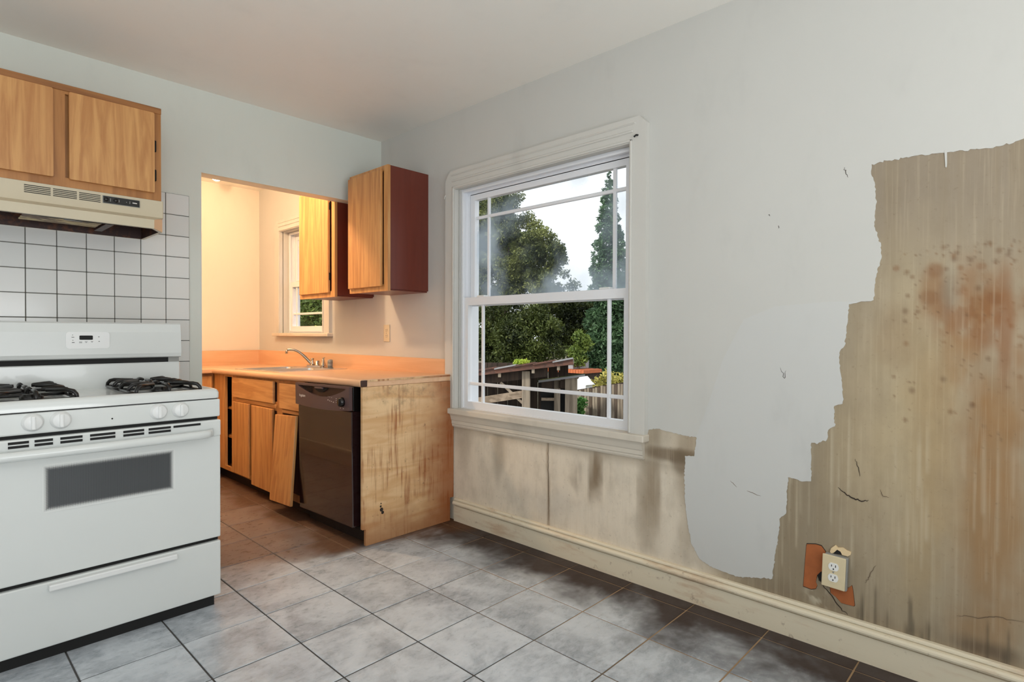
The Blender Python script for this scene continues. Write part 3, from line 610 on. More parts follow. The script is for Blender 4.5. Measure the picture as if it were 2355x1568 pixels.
# burners and their grates
gpos = [(-1.955, -.765, 'front left'), (-1.955, -.53, 'back left'), (-1.553, -.765, 'front right'), (-1.553, -.53, 'back right')]
for gx, gy, nm in gpos:
    bo = MB().lathe([(.088, 0), (.086, .003), (.07, .001), (.05, .002)], (gx, gy, .8795), 'Z', 28).build('drip_pan', MAT['stainless'], stove)
    MB().lathe([(.034, 0), (.034, .012), (.026, .015), (.026, .02), (.01, .021)], (gx, gy, .881), 'Z', 20).build('burner_cap', MAT['cast_iron_black'], stove)
def grate(gx, gy, nm, proto=None):
    root = empty('burner_grate', (gx, gy, .8815), 'black cast iron grate over the %s burner of the white stove' % nm, 'grate', 'stove grates')
    if proto is None:
        H = .112; zt = .034; z0 = .0
        m = MB(); c = [(-H, -H), (H, -H), (H, H), (-H, H)]
        for k in range(4):
            a, b = c[k], c[(k + 1) % 4]
            pts = [(a[0], a[1], .004)]; m.tube([(a[0], a[1], .006), (b[0], b[1], .006)], .006, 6)
        m.build('grate_frame', MAT['cast_iron_black'], root, off=(0, 0, 0))
        for k in range(8):
            t = math.radians(45 * k); ex = H / max(abs(math.cos(t)), abs(math.sin(t))); ri = .026 if k % 2 == 0 else .05
            d = (math.cos(t), math.sin(t))
            P = [(d[0] * ex, d[1] * ex, .004), (d[0] * (ex - .003), d[1] * (ex - .003), .02), (d[0] * (ex - .014), d[1] * (ex - .014), .031), (d[0] * (ex - .03), d[1] * (ex - .03), zt), (d[0] * ri, d[1] * ri, zt)]
            MB().tube(P, [.006, .0066, .0076, .0078, .0064], 7).build('grate_finger', MAT['cast_iron_black'], root, off=(0, 0, 0))
    else:
        for ch in proto.children:
            o = ch.copy(); COL.objects.link(o); o.parent = root
    return root
gp = None
for gx, gy, nm in gpos:
    g_ = grate(gx, gy, nm, gp); gp = gp or g_

# ------------------------------------------------------------------ range hood and the cabinet above it
HX0, HX1 = -2.186, -1.424
hood = empty('range_hood', ((HX0 + HX1) / 2, -.2, 1.593), 'almond metal range hood with a greasy open underside', 'range hood')
ZB, ZT_, ZM = 1.593, 1.735, 1.657
lo = [(HX0, 0), (HX0, -.315), (HX0 + .055, -.40), (HX1 - .055, -.40), (HX1, -.315), (HX1, 0)]
tp_ = [(HX0, 0), (HX0, -.33), (HX0 + .004, -.332), (HX1 - .004, -.332), (HX1, -.33), (HX1, 0)]
m = MB(); vs = [(x_, y_, ZB) for x_, y_ in lo] + [(x_, y_, ZB + .04) for x_, y_ in lo] + [(x_, y_, ZM) for x_, y_ in tp_] + [(x_, y_, ZT_) for x_, y_ in tp_]
vs[6 + 1] = (HX0, -.315, ZM - .004); vs[6 + 4] = (HX1, -.315, ZM - .004); vs[6] = (HX0, 0, ZM - .004); vs[11] = (HX1, 0, ZM - .004)
fs = []
for r_ in range(3):
    for j in range(6):
        a = r_ * 6 + j; b = r_ * 6 + (j + 1) % 6; fs.append((a, b, b + 6, a + 6))
fs.append(tuple(range(18, 24))); m.add(vs, fs); m.build('shell', MAT['hood_almond'], hood)
ins = lambda d: [(HX0 + d, -.016), (HX0 + d, -.315 + d * .4), (HX0 + .055 + d * .4, -.40 + d), (HX1 - .055 - d * .4, -.40 + d), (HX1 - d, -.315 + d * .4), (HX1 - d, -.016)]
i0, i1 = ins(.004), ins(.014)
m = MB(); m.add([(x_, y_, ZB - .0005) for x_, y_ in lo] + [(x_, y_, ZB - .0005) for x_, y_ in i1], [(j, (j + 1) % 6, (j + 1) % 6 + 6, j + 6) for j in range(6)]); m.build('lip', MAT['hood_almond'], hood)
m = MB(); m.add([(x_, y_, ZB) for x_, y_ in i1] + [(x_, y_, ZB + (.032 if y_ < -.35 else .058)) for x_, y_ in i1], [(j, (j + 1) % 6, (j + 1) % 6 + 6, j + 6) for j in range(6)] + [(6, 7, 8, 9, 10, 11)]); m.build('cavity', MAT['hood_grease'], hood)
MB().box(-1.93, -1.66, -.34, -.19, ZB + .006, ZB + .012, .002, 1).build('filter', MAT['filter_grease'], hood)
MB().box(-1.65, -1.62, -.36, -.1, ZB + .004, ZB + .03).build('filter_rail', MAT['hood_grease'], hood)
MB().box(-1.8, -1.735, -.37, -.345, ZB + .0, ZB + .010, .003, 1).build('lamp_socket', MAT['black_gloss'], hood)
MB().tube([(-1.93, -.36, ZB + .006), (-1.86, -.364, ZB + .003), (-1.8, -.362, ZB + .004), (-1.72, -.364, ZB + .002), (-1.62, -.362, ZB + .004)], .0035, 6).build('cable', MAT['black_matte'], hood)
for gx0, gx1 in ((-1.925, -1.84), (-1.832, -1.752), (-1.744, -1.668)):
    for k in range(5):
        MB().box(gx0, gx1, -.3335, -.331, 1.7205 - k * .0072 - .0014, 1.7205 - k * .0072 + .0014).build('vent_slot', MAT['black_matte'], hood)
cpn = MB().box(-1.661, -1.519, -.335, -.33, 1.690, 1.7235, .001, 1).build('control_plate', MAT['grey_plastic'], hood)
MB().box(-1.6585, -1.5215, -.3362, -.333, 1.692, 1.7215).build('switch_panel', MAT['black_gloss'], cpn)
for sx_ in (-1.648, -1.612): MB().lathe([(.009, 0), (.008, -.008), (.003, -.009)], (sx_, -.336, 1.707), 'Y', 14).build('switch_knob', MAT['black_gloss'], cpn)
for sx_, w_, h_ in ((-1.632, .002, .014), (-1.6, .003, .01), (-1.572, .003, .003), (-1.559, .002, .012)): MB().box(sx_ - w_ / 2, sx_ + w_ / 2, -.3366, -.336, 1.707 - h_ / 2, 1.707 + h_ / 2).build('panel_mark', MAT['grey_plastic'], cpn)
MB().prism(rrect(-1.549, -1.531, 1.7055, 1.7095, .0018), 'Y', -.3366, -.336).build('maker_mark', MAT['print_white'], cpn)

cab = empty('wall_cabinet', ((HX0 + HX1) / 2 - .005, -.165, ZT_), 'honey oak wall cabinet with two doors above the range hood', 'cabinet')
CX0, CX1, CZ0, CZ1, CF = -2.194, -1.432, 1.736, 2.166, -.33
MB().box(CX0, CX1, CF + .018, 0, CZ0, CZ1).build('carcass', MAT['oak_frame'], cab)
fr = MB().prism([(CX0, CZ0), (CX1, CZ0), (CX1, CZ1), (CX0, CZ1)], 'Y', CF, CF + .018, holes=[[(-2.155, 1.775), (-1.84, 1.775), (-1.84, 2.128), (-2.155, 2.128)], [(-1.79, 1.775), (-1.47, 1.775), (-1.47, 2.128), (-1.79, 2.128)]]).build('face_frame', MAT['oak_frame'], cab)
MB().box(CX0, CX1 + .001, CF - .004, CF + .01, CZ1 - .026, CZ1 + .002, .002, 1).build('top_rail', MAT['oak_frame_x'], cab)
for a, b in ((-2.16, -1.832), (-1.779, -1.463)):
    d_ = MB().prism(rrect(a, b, 1.768, 2.136, .006, 3), 'Y', CF - .019, CF - .001).build('door', MAT['oak_laminate'], cab)
    hx_ = b + .004 if a > -2 else a - .004
    for hz_ in (1.85, 1.985): MB().box(hx_ - .005, hx_ + .005, CF - .014, CF - .001, hz_ - .026, hz_ + .026, .002, 1).build('hinge', MAT['hinge_black'], d_)

# ------------------------------------------------------------------ wall cabinets on the right wall
def side_cab(label, y0, y1, z0, z1, depth, dy0, dy1, hinge):
    r = empty('wall_cabinet', (-depth / 2, (y0 + y1) / 2, z0), label, 'cabinet')
    MB().box(-depth, 0, y0 + .0, y1, z0 + .012, z1).build('carcass', MAT['cabinet_red'], r)
    MB().box(-depth + .01, -.0, y0 + .012, y1 - .012, z0 + .004, z0 + .014).build('bottom', MAT['cabinet_red'], r)
    MB().prism([(y0 - .001, z0), (y1 + .001, z0), (y1 + .001, z1 + .001), (y0 - .001, z1 + .001)], 'X', -depth - .019, -depth, holes=[[(y0 + .04, z0 + .04), (y1 - .04, z0 + .04), (y1 - .04, z1 - .03), (y0 + .04, z1 - .03)]]).build('face_frame', MAT['oak_laminate'], r)
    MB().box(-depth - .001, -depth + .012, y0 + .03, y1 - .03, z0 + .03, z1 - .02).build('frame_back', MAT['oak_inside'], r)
    d_ = MB().box(-depth - .038, -depth - .020, dy0, dy1, z0 + .028, z1 - .02, .003, 1).build('door', MAT['oak_laminate'], r)
    for hz_ in hinge: MB().box(-depth - .03, -depth - .019, dy0 - .007, dy0 + .001, hz_ - .025, hz_ + .025, .002, 1).build('hinge', MAT['hinge_black'], d_)
    return r
side_cab('oak wall cabinet with a dark red side, beside the large window', -.521, -.10, 1.372, 2.116, .285, -.475, -.108, ())
side_cab('oak wall cabinet with a dark red side, in front of the small alcove window', .09, .58, 1.362, 2.116, .285, .145, .555, (1.5, 1.97))

# ------------------------------------------------------------------ base run along the right wall
FX = -.612                                                    # face frame front
oak, oaky, oakf = MAT['oak_laminate'], MAT['oak_laminate_y'], MAT['oak_frame']
# plywood end panel
ep = MB().prism([(-.628, .088), (-.628, .8365), (-.004, .8365), (-.004, .136), (-.03, .136), (-.03, 0), (-.608, 0), (-.608, .088)], 'Y', -.77, -.752).build('end_panel', MAT['plywood_stained'])
for bx_, bz_, br_ in ((-.505, .155, .009), (-.512, .172, .011), (-.517, .19, .006), (-.515, .205, .004)): MB().lathe([(br_, -.0008), (br_ * .7, -.001), (br_ * .2, -.0009)], (bx_, -.77, bz_), 'Y', 9).build('burn_mark', MAT['crack_dark'], ep)
tag(ep, 'water-stained plywood end panel beside the dishwasher', 'panel')
# dishwasher
DWY0, DWY1, DWX = -.722, -.116, -.655
dw = empty('dishwasher', (-.33, (DWY0 + DWY1) / 2, .0), 'black dishwasher with a curved handle recess, under the counter end', 'dishwasher')
MB().box(-.60, -.05, DWY0 + .004, DWY1 - .004, .06, .818).build('tub', MAT['black_matte'], dw)
MB().box(DWX + .003, -.595, DWY0 + .004, DWY1 - .004, .085, .70, .004, 1).build('door', MAT['dishwasher_door'], dw)
MB().box(DWX + .012, -.595, DWY0, DWY0 + .02, .70, .83, .003, 1).build('end_cap', MAT['black_gloss'], dw)
n_ = 16; yv = lambda t: DWY0 + (DWY1 - DWY0) * t
bot = [(yv(k / n_), .705 - .012 * math.sin(math.pi * k / n_)) for k in range(n_ + 1)]
outp = bot + [(DWY1, .832), (DWY0, .832)]
hl = [(yv(.06 + .88 * k / n_), .815 - .052 * math.sin(math.pi * k / n_) ** .9) for k in range(n_ + 1)] + [(yv(.94), .819), (yv(.06), .819)]
cpl = MB().prism(outp, 'X', DWX - .012, DWX + .006, holes=[hl]).build('control_panel', MAT['dishwasher_panel'], dw)
MB().box(DWX + .004, DWX + .03, DWY0 + .02, DWY1 - .005, .745, .825).build('handle_recess', MAT['dishwasher_recess'], cpl)
MB().prism([(yv(.40 + .26 * k / 10), .812 - .026 * math.sin(math.pi * k / 10)) for k in range(11)], 'X', DWX - .004, DWX + .006).build('latch_well', MAT['black_matte'], cpl)
MB().box(DWX - .013, DWX + .004, yv(.47), yv(.62), .805, .817, .004, 2).build('latch', MAT['dishwasher_panel'], cpl)
for k in range(6): MB().box(DWX - .004, DWX + .004, yv(.70), yv(.90 - .02 * k), .8135 - k * .0065, .8155 - k * .0065).build('vent_slat', MAT['black_matte'], cpl)
kn = MB().lathe([(.026, 0), (.026, -.006), (.023, -.02), (.02, -.022)], (DWX - .012, yv(.115), .748), 'X', 22).build('dial', MAT['black_gloss'], cpl)
MB().box(DWX - .036, DWX - .03, yv(.115) - .004, yv(.115) + .004, .73, .766, .002, 1).build('dial_grip', MAT['black_gloss'], kn)
for (t, z_, w_, h_) in ((.22, .762, .007, .003), (.22, .752, .007, .003), (.22, .742, .006, .003), (.27, .741, .01, .004), (.305, .744, .007, .004), (.335, .746, .007, .004), (.365, .75, .009, .005), (.30, .765, .008, .0016), (.335, .767, .006, .0016), (.362, .769, .005, .0016), (.1, .713, .007, .003), (.15, .714, .005, .003)):
    MB().box(DWX - .0126, DWX - .0118, yv(t) - w_ / 2, yv(t) + w_ / 2, z_ - h_ / 2, z_ + h_ / 2).build('panel_mark', MAT['print_white'], cpl)
fc = bpy.data.curves.new('maker_name', 'FONT'); fc.body = 'Frigidaire'; fc.size = .02; fc.extrude = .0003; fc.align_x = 'CENTER'
fo = bpy.data.objects.new('maker_name', fc); COL.objects.link(fo)
bpy.context.view_layer.update()
tm_ = bpy.data.meshes.new_from_object(fo.evaluated_get(bpy.context.evaluated_depsgraph_get())); bpy.data.objects.remove(fo)
tm_.materials.clear(); tm_.materials.append(MAT['print_white'])
fo = bpy.data.objects.new('maker_name', tm_); COL.objects.link(fo); fo.parent = cpl
fo.matrix_local = Matrix.Translation(Vector((DWX - .0126, yv(.86), .752)) - Vector(dw.location)) @ Matrix(((0, 0, -1), (-1, 0, 0), (0, 1, 0))).to_4x4()
MB().box(-.585, -.56, DWY0 + .01, DWY1, .0, .085).build('toe_panel', MAT['kick_dirty'], dw)
dw.rotation_euler.x = math.radians(-1.2); dw.location.z = .0

# sink base: false drawer front over two doors
def carcass(r, y0, y1, inside=False):
    t = .016; M_ = MAT['oak_inside']
    m = MB()
    m.box(-.60, -.02, y0, y0 + t, .09, .836); m.box(-.60, -.02, y1 - t, y1, .09, .836); m.box(-.60, -.02, y0 + t, y1 - t, .09, .106); m.box(-.02, -.012, y0, y1, .09, .836)
    return m.build('carcass', M_, r, True)
sb = empty('base_cabinet', (-.32, .63, 0), 'oak sink base cabinet with a false drawer front and two doors', 'cabinet')
carcass(sb, .245, 1.0)
MB().prism([(.225, .09), (1.005, .09), (1.005, .837), (.225, .837)], 'X', FX, FX + .018, holes=[[(.27, .12), (.96, .12), (.96, .625), (.27, .625)], [(.268, .685), (.96, .685), (.96, .815), (.268, .815)]]).build('face_frame', oakf, sb, True)
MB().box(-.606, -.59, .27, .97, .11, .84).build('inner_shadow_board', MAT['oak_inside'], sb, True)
MB().box(FX - .019, FX - .001, .295, .968, .672, .822, .004, 2).build('drawer_front', oaky, sb, True)
MB().box(FX - .006, FX - .0005, .27, .94, .642, .668, .002, 1).build('mid_rail', oaky, sb, True)
MB().box(FX - .019, FX - .001, .683, .968, .105, .64, .004, 2).build('door', oak, sb, True)
MB().box(FX - .019, FX - .001, .305, .64, .072, .636, .004, 2).build('door', oak, sb, True)
MB().box(-.56, -.54, .25, 1.0, 0, .092).build('toe_board', MAT['kick_dirty'], sb)
# narrow base with a drawer and a loose door hanging out at the foot
nb = empty('base_cabinet', (-.32, .07, 0), 'narrow oak base cabinet with a loose crooked door, next to the dishwasher', 'cabinet')
carcass(nb, -.1, .225)
MB().prism([(-.11, .075), (.225, .075), (.225, .837), (-.11, .837)], 'X', FX, FX + .018, holes=[[(-.06, .12), (.19, .12), (.19, .62), (-.06, .62)]]).build('face_frame', oakf, nb, True)
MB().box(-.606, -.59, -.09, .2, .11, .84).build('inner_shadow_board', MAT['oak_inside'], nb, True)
MB().box(FX - .019, FX - .001, -.1, .203, .65, .815, .004, 2).build('drawer_front', oaky, nb, True)
MB().box(FX - .006, FX - .0005, -.1, .19, .622, .645, .002, 1).build('mid_rail', oaky, nb, True)
bm = bmesh.new(); bmesh.ops.create_cube(bm, size=1)
for v in bm.verts: v.co = (v.co.x * .018, v.co.y * .30, v.co.z * .535)
bmesh.ops.bevel(bm, geom=bm.edges[:], offset=.004, segments=2, profile=.5, affect='EDGES')
A = Vector((-.642, .075, .6)); Bv = Vector((-.692, .045, .085)); up = (A - Bv).normalized(); yy = Vector((0, 1, 0)); yy = (yy - up * yy.dot(up) + Vector((.03, 0, 0))).normalized(); xx = yy.cross(up).normalized(); yy = up.cross(xx)
R4 = Matrix((xx, yy, up)).transposed().to_4x4()
bm.transform(Matrix.Translation((A + Bv) / 2) @ R4); MB().frombm(bm).build('door', oak, nb)
MB().box(-.56, -.54, -.1, .25, 0, .08).build('toe_board', MAT['kick_dirty'], nb)
# corner base without its door, shelves showing
cb = empty('base_cabinet', (-.32, 1.2, 0), 'oak corner base cabinet missing its door, dark shelves inside', 'cabinet')
carcass(cb, 1.005, 1.98)
MB().prism([(1.005, .09), (1.39, .09), (1.39, .837), (1.005, .837)], 'X', FX, FX + .018, holes=[[(1.03, .12), (1.16, .12), (1.16, .82), (1.03, .82)]]).build('face_frame', oak, cb, True)
for zz in (.335, .56): MB().box(-.58, -.03, 1.02, 1.96, zz, zz + .016).build('shelf', oakf, cb, True)
MB().box(-.56, -.54, 1.0, 1.95, 0, .092).build('toe_board', MAT['kick_dirty'], cb)
# leg of the run along the far wall
lb = empty('base_cabinet', (-.82, 1.7, 0), 'oak base cabinet along the far alcove wall, half hidden by the stove', 'cabinet')
MB().box(-1.03, -.615, 1.41, 1.99, .09, .80).build('carcass', MAT['oak_inside'], lb)
MB().box(-1.03, -.615, 1.392, 1.41, .09, .80).build('face_frame', oakf, lb)
for a in (-1.01,):
    MB().box(a, a + .38, 1.373, 1.391, .12, .62, .004, 1).build('door', oak, lb); MB().box(a, a + .38, 1.373, 1.391, .65, .785, .004, 1).build('drawer_front', oak, lb)
MB().box(-1.03, -.6, 1.44, 1.46, 0, .09).build('toe_board', MAT['kick_dirty'], lb)

# countertop, L-shaped, with the sink cut-out and backsplashes
SY0, SY1, SKX0, SKX1 = .345, 1.10, -.572, -.045
ctp = MAT['countertop_laminate']
top = empty('countertop', (-.32, .4, .83), 'orange wood-look laminate countertop with backsplash round the sink', 'countertop')
E0, E1 = -.767, 1.99
m = MB()
def slab(x0, x1, y0, y1): m.box(x0, x1, y0, y1, .838, .876)
slab(-.615, SKX0 + .02, E0, 1.37); slab(SKX1 - .02, -.003, E0, E1); slab(SKX0 + .02, SKX1 - .02, E0, SY0 + .02); slab(SKX0 + .02, SKX1 - .02, SY1 - .02, E1); slab(-.615, SKX0 + .02, 1.37, E1)
m.build('top', ctp, top, True)
nose = [(-.613, .838), (-.634, .838), (-.640, .842), (-.643, .85), (-.643, .864), (-.640, .871), (-.633, .8755), (-.622, .8775), (-.613, .876)]
m = MB(); n_ = len(nose); Ya, Yb = E0, 1.345
m.add([(a, Ya, b) for a, b in nose] + [(a, Yb, b) for a, b in nose], [(i, (i + 1) % n_, (i + 1) % n_ + n_, i + n_) for i in range(n_)], True)
m.add([(a, Ya, b) for a, b in nose], [tuple(range(n_))]); m.add([(a, Yb, b) for a, b in nose], [tuple(range(n_))]); m.build('front_edge', ctp, top, True)
# far leg
m = MB().box(-1.05, -.613, 1.37, E1, .838, .876); m.build('top', MAT['countertop_laminate_x'], top, True)
MB().box(-1.05, -.613, 1.343, 1.372, .838, .8765, .008, 3).build('front_edge', MAT['countertop_laminate_x'], top, True)
# unfinished dark counter end
MB().box(-.638, -.60, E0 - .004, E0 + .001, .839, .872, .004, 2).build('end_strip', MAT['dishwasher_recess'], top)
MB().box(-.60, -.02, E0 - .004, E0 + .001, .864, .8725).build('end_strip', MAT['plywood_stained'], top)
# backsplash: top stays level while the counter sags
def bsp(x0, x1, y0, y1): 
    mm = MB(); vs = [(x_, y_, z_) for z_ in (0, 1) for y_ in (y0, y1) for x_ in (x0, x1)]
    vs = [(a, b, (.964 - .001 * (b + .7)) if c else settle((a, b, .87))[2]) for a, b, c in vs]
    return mm.add(vs, [(0, 2, 3, 1), (4, 5, 7, 6), (0, 1, 5, 4), (2, 6, 7, 3), (0, 4, 6, 2), (1, 3, 7, 5)])
bsp(-.022, -.002, -.735, 1.99).build('backsplash', ctp, top); bsp(-1.05, -.022, 1.97, 1.99).build('backsplash', MAT['countertop_laminate_x'], top)
MB().box(-.018, -.002, -.765, -.74, .80, .962).build('end_batten', MAT['plywood_stained'], top)

# sink, faucet, sprayer
zc = .8785
sk = empty('kitchen_sink', (-.3, .72, .84), 'stainless double bowl sink set in the orange countertop', 'sink')
bw = [(-.535, -.15, .385, .70), (-.535, -.15, .745, 1.06)]
outl = rrect(SKX0, SKX1, SY0, SY1, .03)
m = MB().prism(outl, 'Z', zc - .004, zc + .002, holes=[list(reversed(rrect(a, b, c, d, .04))) for a, b, c, d in bw]); m.build('rim', MAT['stainless'], sk, True)
for a, b, c, d in bw:
    m = MB(); t_ = rrect(a, b, c, d, .04); b_ = rrect(a + .02, b - .02, c + .02, d - .02, .05); nn = len(t_)
    m.add([(x_, y_, zc) for x_, y_ in t_] + [(x_, y_, zc - .16) for x_, y_ in b_], [(j, (j + 1) % nn, (j + 1) % nn + nn, j + nn) for j in range(nn)] + [tuple(range(nn, 2 * nn))], True)
    bo = m.build('bowl', MAT['stainless'], sk, True)
    MB().lathe([(.042, .0), (.04, .003), (.02, .001)], ((a + b) / 2, (c + d) / 2, .69), 'Z', 20).build('drain', MAT['chrome_warm'], bo)
zf = settle((0, .72, zc))[2] + .002
fau = empty('sink_faucet', (-.10, .72, zf), 'chrome two-handle faucet with a long curved spout at the sink', 'faucet')
ch = MAT['chrome_warm']
MB().prism(rrect(-.128, -.072, .6, .85, .024), 'Z', zf, zf + .018).build('base_plate', ch, fau)
sp0 = Vector((-.1, .79, zf + .015)); tip = Vector((-.26, .89, .991)); pts = []
for k in range(15):
    t = k / 14; p_ = sp0.lerp(tip, t); p_.z = sp0.z + (tip.z - sp0.z) * math.sin(min(1, t * 1.12) * math.pi / 2) + .006 * math.sin(math.pi * t); pts.append(p_)
sp = MB().tube(pts, [.0115 - .003 * k / 14 for k in range(15)], 10).build('spout', ch, fau)
MB().lathe([(.0105, -.026), (.0105, -.004), (.008, .006)], (tip.x, tip.y, tip.z - .004), 'Z', 12).build('aerator', ch, sp)
MB().lathe([(.02, 0), (.02, .012), (.013, .03), (.011, .05), (.016, .052)], (-.1, .79, zf + .016), 'Z', 16).build('spout_collar', ch, fau)
MB().lathe([(.021, 0), (.021, .006), (.017, .008), (.017, .034), (.014, .036)], (-.1, .71, zf + .016), 'Z', 12).build('handle', ch, fau)
h2_ = MB().lathe([(.024, 0), (.022, .008), (.014, .03), (.010, .05), (.007, .058)], (-.1, .625, zf + .014), 'Z', 16).build('handle', ch, fau)
MB().tube([(-.1, .625, zf + .068), (-.105, .612, zf + .076), (-.11, .585, zf + .078), (-.113, .575, zf + .082)], [.006, .0055, .005, .003], 8).build('lever', ch, h2_)
spr = empty('sink_sprayer', (-.1, .52, settle((0, .52, zc))[2] + .002), 'small grey side sprayer to the right of the faucet', 'sprayer')
MB().lathe([(.019, 0), (.019, .03), (.017, .033), (.019, .036), (.019, .056), (.016, .062), (.008, .064)], tuple(spr.location), 'Z', 14).build('body', MAT['grey_plastic'], spr)
MB().lathe([(.0, 0), (.023, .0), (.023, .004), (.019, .005)], tuple(spr.location), 'Z', 14).build('collar', MAT['grey_plastic'], spr)

# ------------------------------------------------------------------ outlets
def outlet(label, cy, cz, hw, hh, x, plate, thick=.006, tilt=0):
    r = empty('wall_outlet', (x, cy, cz - hh), label, 'outlet')
    MB().box(x - thick, x, cy - hw, cy + hw, cz - hh, cz + hh, .0025, 2).build('cover_plate', MAT[plate], r)
    for dz in (.0195, -.0195):
        f_ = MB().prism([(cy + .0165 * math.cos(t) * (1 if abs(math.sin(t)) < .8 else .98), cz + dz + max(-.0135, min(.0135, .0165 * math.sin(t)))) for t in [2 * math.pi * k / 24 for k in range(24)]], 'X', x - thick - .002, x - thick + .001).build('receptacle', MAT['outlet_white' if plate == 'almond_plastic' and hw > .036 else plate], r)
        for dy, hh_ in ((.0063, .0035), (-.0063, .0042)): MB().box(x - thick - .0025, x - thick - .0015, cy + dy - .0011, cy + dy + .0011, cz + dz + .0035 - hh_, cz + dz + .0035 + hh_).build('slot', MAT['black_matte'], f_)
        MB().lathe([(.0024, -.0003), (.0024, .001)], (x - thick - .0022, cy, cz + dz - .0075), 'X', 10).build('slot', MAT['black_matte'], f_)
    MB().lathe([(.003, -.001), (.003, 0)], (x - thick, cy, cz), 'X', 10).build('screw', MAT['grey_plastic'], r)
    return r
ob = outlet('small cream outlet above the countertop backsplash', -.073, 1.12, .035, .058, -.002, 'hood_almond')
o2 = outlet('loose almond outlet hanging from broken plaster above the baseboard', -2.828, .286, .037, .057, -.021, 'almond_plastic')
MB().box(-.021, -.001, -2.869, -2.797, .228, .344, .002, 1).build('box_extension', MAT['grey_plastic'], o2)
o2.rotation_euler.x = math.radians(1.8)

# ------------------------------------------------------------------ lamps
def ceiling_lamp(label, x, y, power, col):
    lamp = empty('ceiling_lamp', (x, y, CEIL), label, 'lamp', 'alcove ceiling lamps')
    MB().lathe([(.06, 0), (.06, -.016), (.03, -.024)], (x, y, CEIL), 'Z', 24).build('base', MAT['plastic_white'], lamp)
    MB().lathe([(.02, 0), (.034, -.012), (.04, -.03), (.032, -.05), (.014, -.06), (.004, -.062)], (x, y, CEIL - .022), 'Z', 24).build('bulb', MAT['lamp_glow'], lamp)
    l = bpy.data.lights.new('alcove_lamp_light', 'POINT'); l.energy = power; l.color = col; l.shadow_soft_size = .05
    o = bpy.data.objects.new('alcove_lamp_light', l); COL.objects.link(o); o.location = (x, y, CEIL - .15)
ceiling_lamp('glowing warm bulb on the alcove ceiling, just under the opening header', -.52, 1.58, 1.2, (1, .66, .4))
ceiling_lamp('added warm bulb on the alcove ceiling, unseen behind the header', -1.12, .45, 50, (1, .67, .41))  # unseen lamp added to light the cabinet fronts and alcove walls

# ------------------------------------------------------------------ outside
GZ = -1.6
tag(MB().box(.3, 60, -25, 60, GZ - .2, GZ).build('ground_outside', MAT['earth']), kind='structure')
def leaves(name, blobs, n, size, mat, parent, flat=.35, seed=1, hollow=.55):
    r = np.random.default_rng(seed); vol = np.array([b[3] * b[4] * b[5] for b in blobs]) ** .67; cnt = np.maximum(1, (n * vol / vol.sum()).astype(int)); V = []
    for b, c in zip(blobs, cnt):
        d = r.normal(size=(c, 3)); d /= np.linalg.norm(d, axis=1)[:, None]; rad = hollow + (1.03 - hollow) * r.random(c) ** .6
        p = np.array(b[:3]) + d * rad[:, None] * np.array(b[3:6]); V.append(p)
    P = np.concatenate(V); k = len(P); a = r.normal(size=(k, 3)); a /= np.linalg.norm(a, axis=1)[:, None]; t = r.normal(size=(k, 3)); b_ = np.cross(a, t); b_ /= np.linalg.norm(b_, axis=1)[:, None]
    s = size * (.55 + .9 * r.random(k))[:, None]; a = a * s; b_ = b_ * s * flat
    v = np.stack([P - a, P + b_, P + a, P - b_], 1).reshape(-1, 3) - np.array(woff(parent))
    me = bpy.data.meshes.new(name); me.vertices.add(4 * k); me.vertices.foreach_set('co', v.astype(np.float32).ravel()); me.loops.add(4 * k); me.loops.foreach_set('vertex_index', np.arange(4 * k, dtype=np.int32))
    me.polygons.add(k); me.polygons.foreach_set('loop_start', np.arange(0, 4 * k, 4, dtype=np.int32)); me.update(calc_edges=True); me.materials.append(mat)
    o = bpy.data.objects.new(name, me); COL.objects.link(o); o.parent = parent; o['kind'] = 'stuff'; return o
def tree(name, label, base, h, blobs, n, size, mat, tr=.18, seed=1, hollow=.55):
    r = empty(name, base, label, 'tree'); b = Vector(base)
    MB().tube([b, b + Vector((.05, .1, h * .35)), b + Vector((-.05, .0, h * .7))], [tr, tr * .8, tr * .4], 8).build('trunk', MAT['bark'], r)
    for bl in blobs[:6]: MB().tube([b + Vector((0, .03, h * .3)), (b + Vector((0, 0, h * .45))).lerp(Vector(bl[:3]), .5), Vector(bl[:3])], [tr * .5, tr * .3, tr * .1], 6).build('branch', MAT['bark'], r)
    leaves('foliage', blobs, n, size, mat, r, seed=seed, hollow=hollow); return r
rg = random.Random(3)
def cluster(c, R, n, s0, s1):
    out = []
    for k in range(n):
        d = Vector((rg.gauss(0, 1), rg.gauss(0, 1), rg.gauss(0, 1))).normalized() * (rg.random() ** .4)
        s = rg.uniform(s0, s1); out.append((c[0] + d.x * R[0], c[1] + d.y * R[1], c[2] + d.z * R[2], s, s, s * .8))
    return out
tree('oak_tree', 'large round olive-green oak tree left of the cypress', (15, 13.4, GZ), 5.5, cluster((15, 14.4, 4.7), (1.2, 3.0, 3.0), 190, .25, .62) + cluster((15, 11.6, 4.3), (.8, 1.5, 1.3), 50, .2, .45) + cluster((15, 10.9, 3.0), (.8, 1.0, 1.0), 24, .2, .4), 90000, .075, MAT['leaf_oak'], .25, 2, .1)
tree('evergreen_tree', 'dark leafy tree low behind the shed roof', (11, 9.0, GZ), 2.4, cluster((11, 9.0, .9), (.7, 2.0, 1.4), 90, .25, .5), 36000, .06, MAT['leaf_dark'], .2, 3, .1)
tree('hedge_tree', 'dark leafy hedge tree at the left edge of the large window', (10.6, 12.6, GZ), 2.6, cluster((10.6, 12.6, .7), (.6, 1.5, 1.7), 70, .3, .55), 28000, .06, MAT['leaf_dark'], .2, 13, .1)
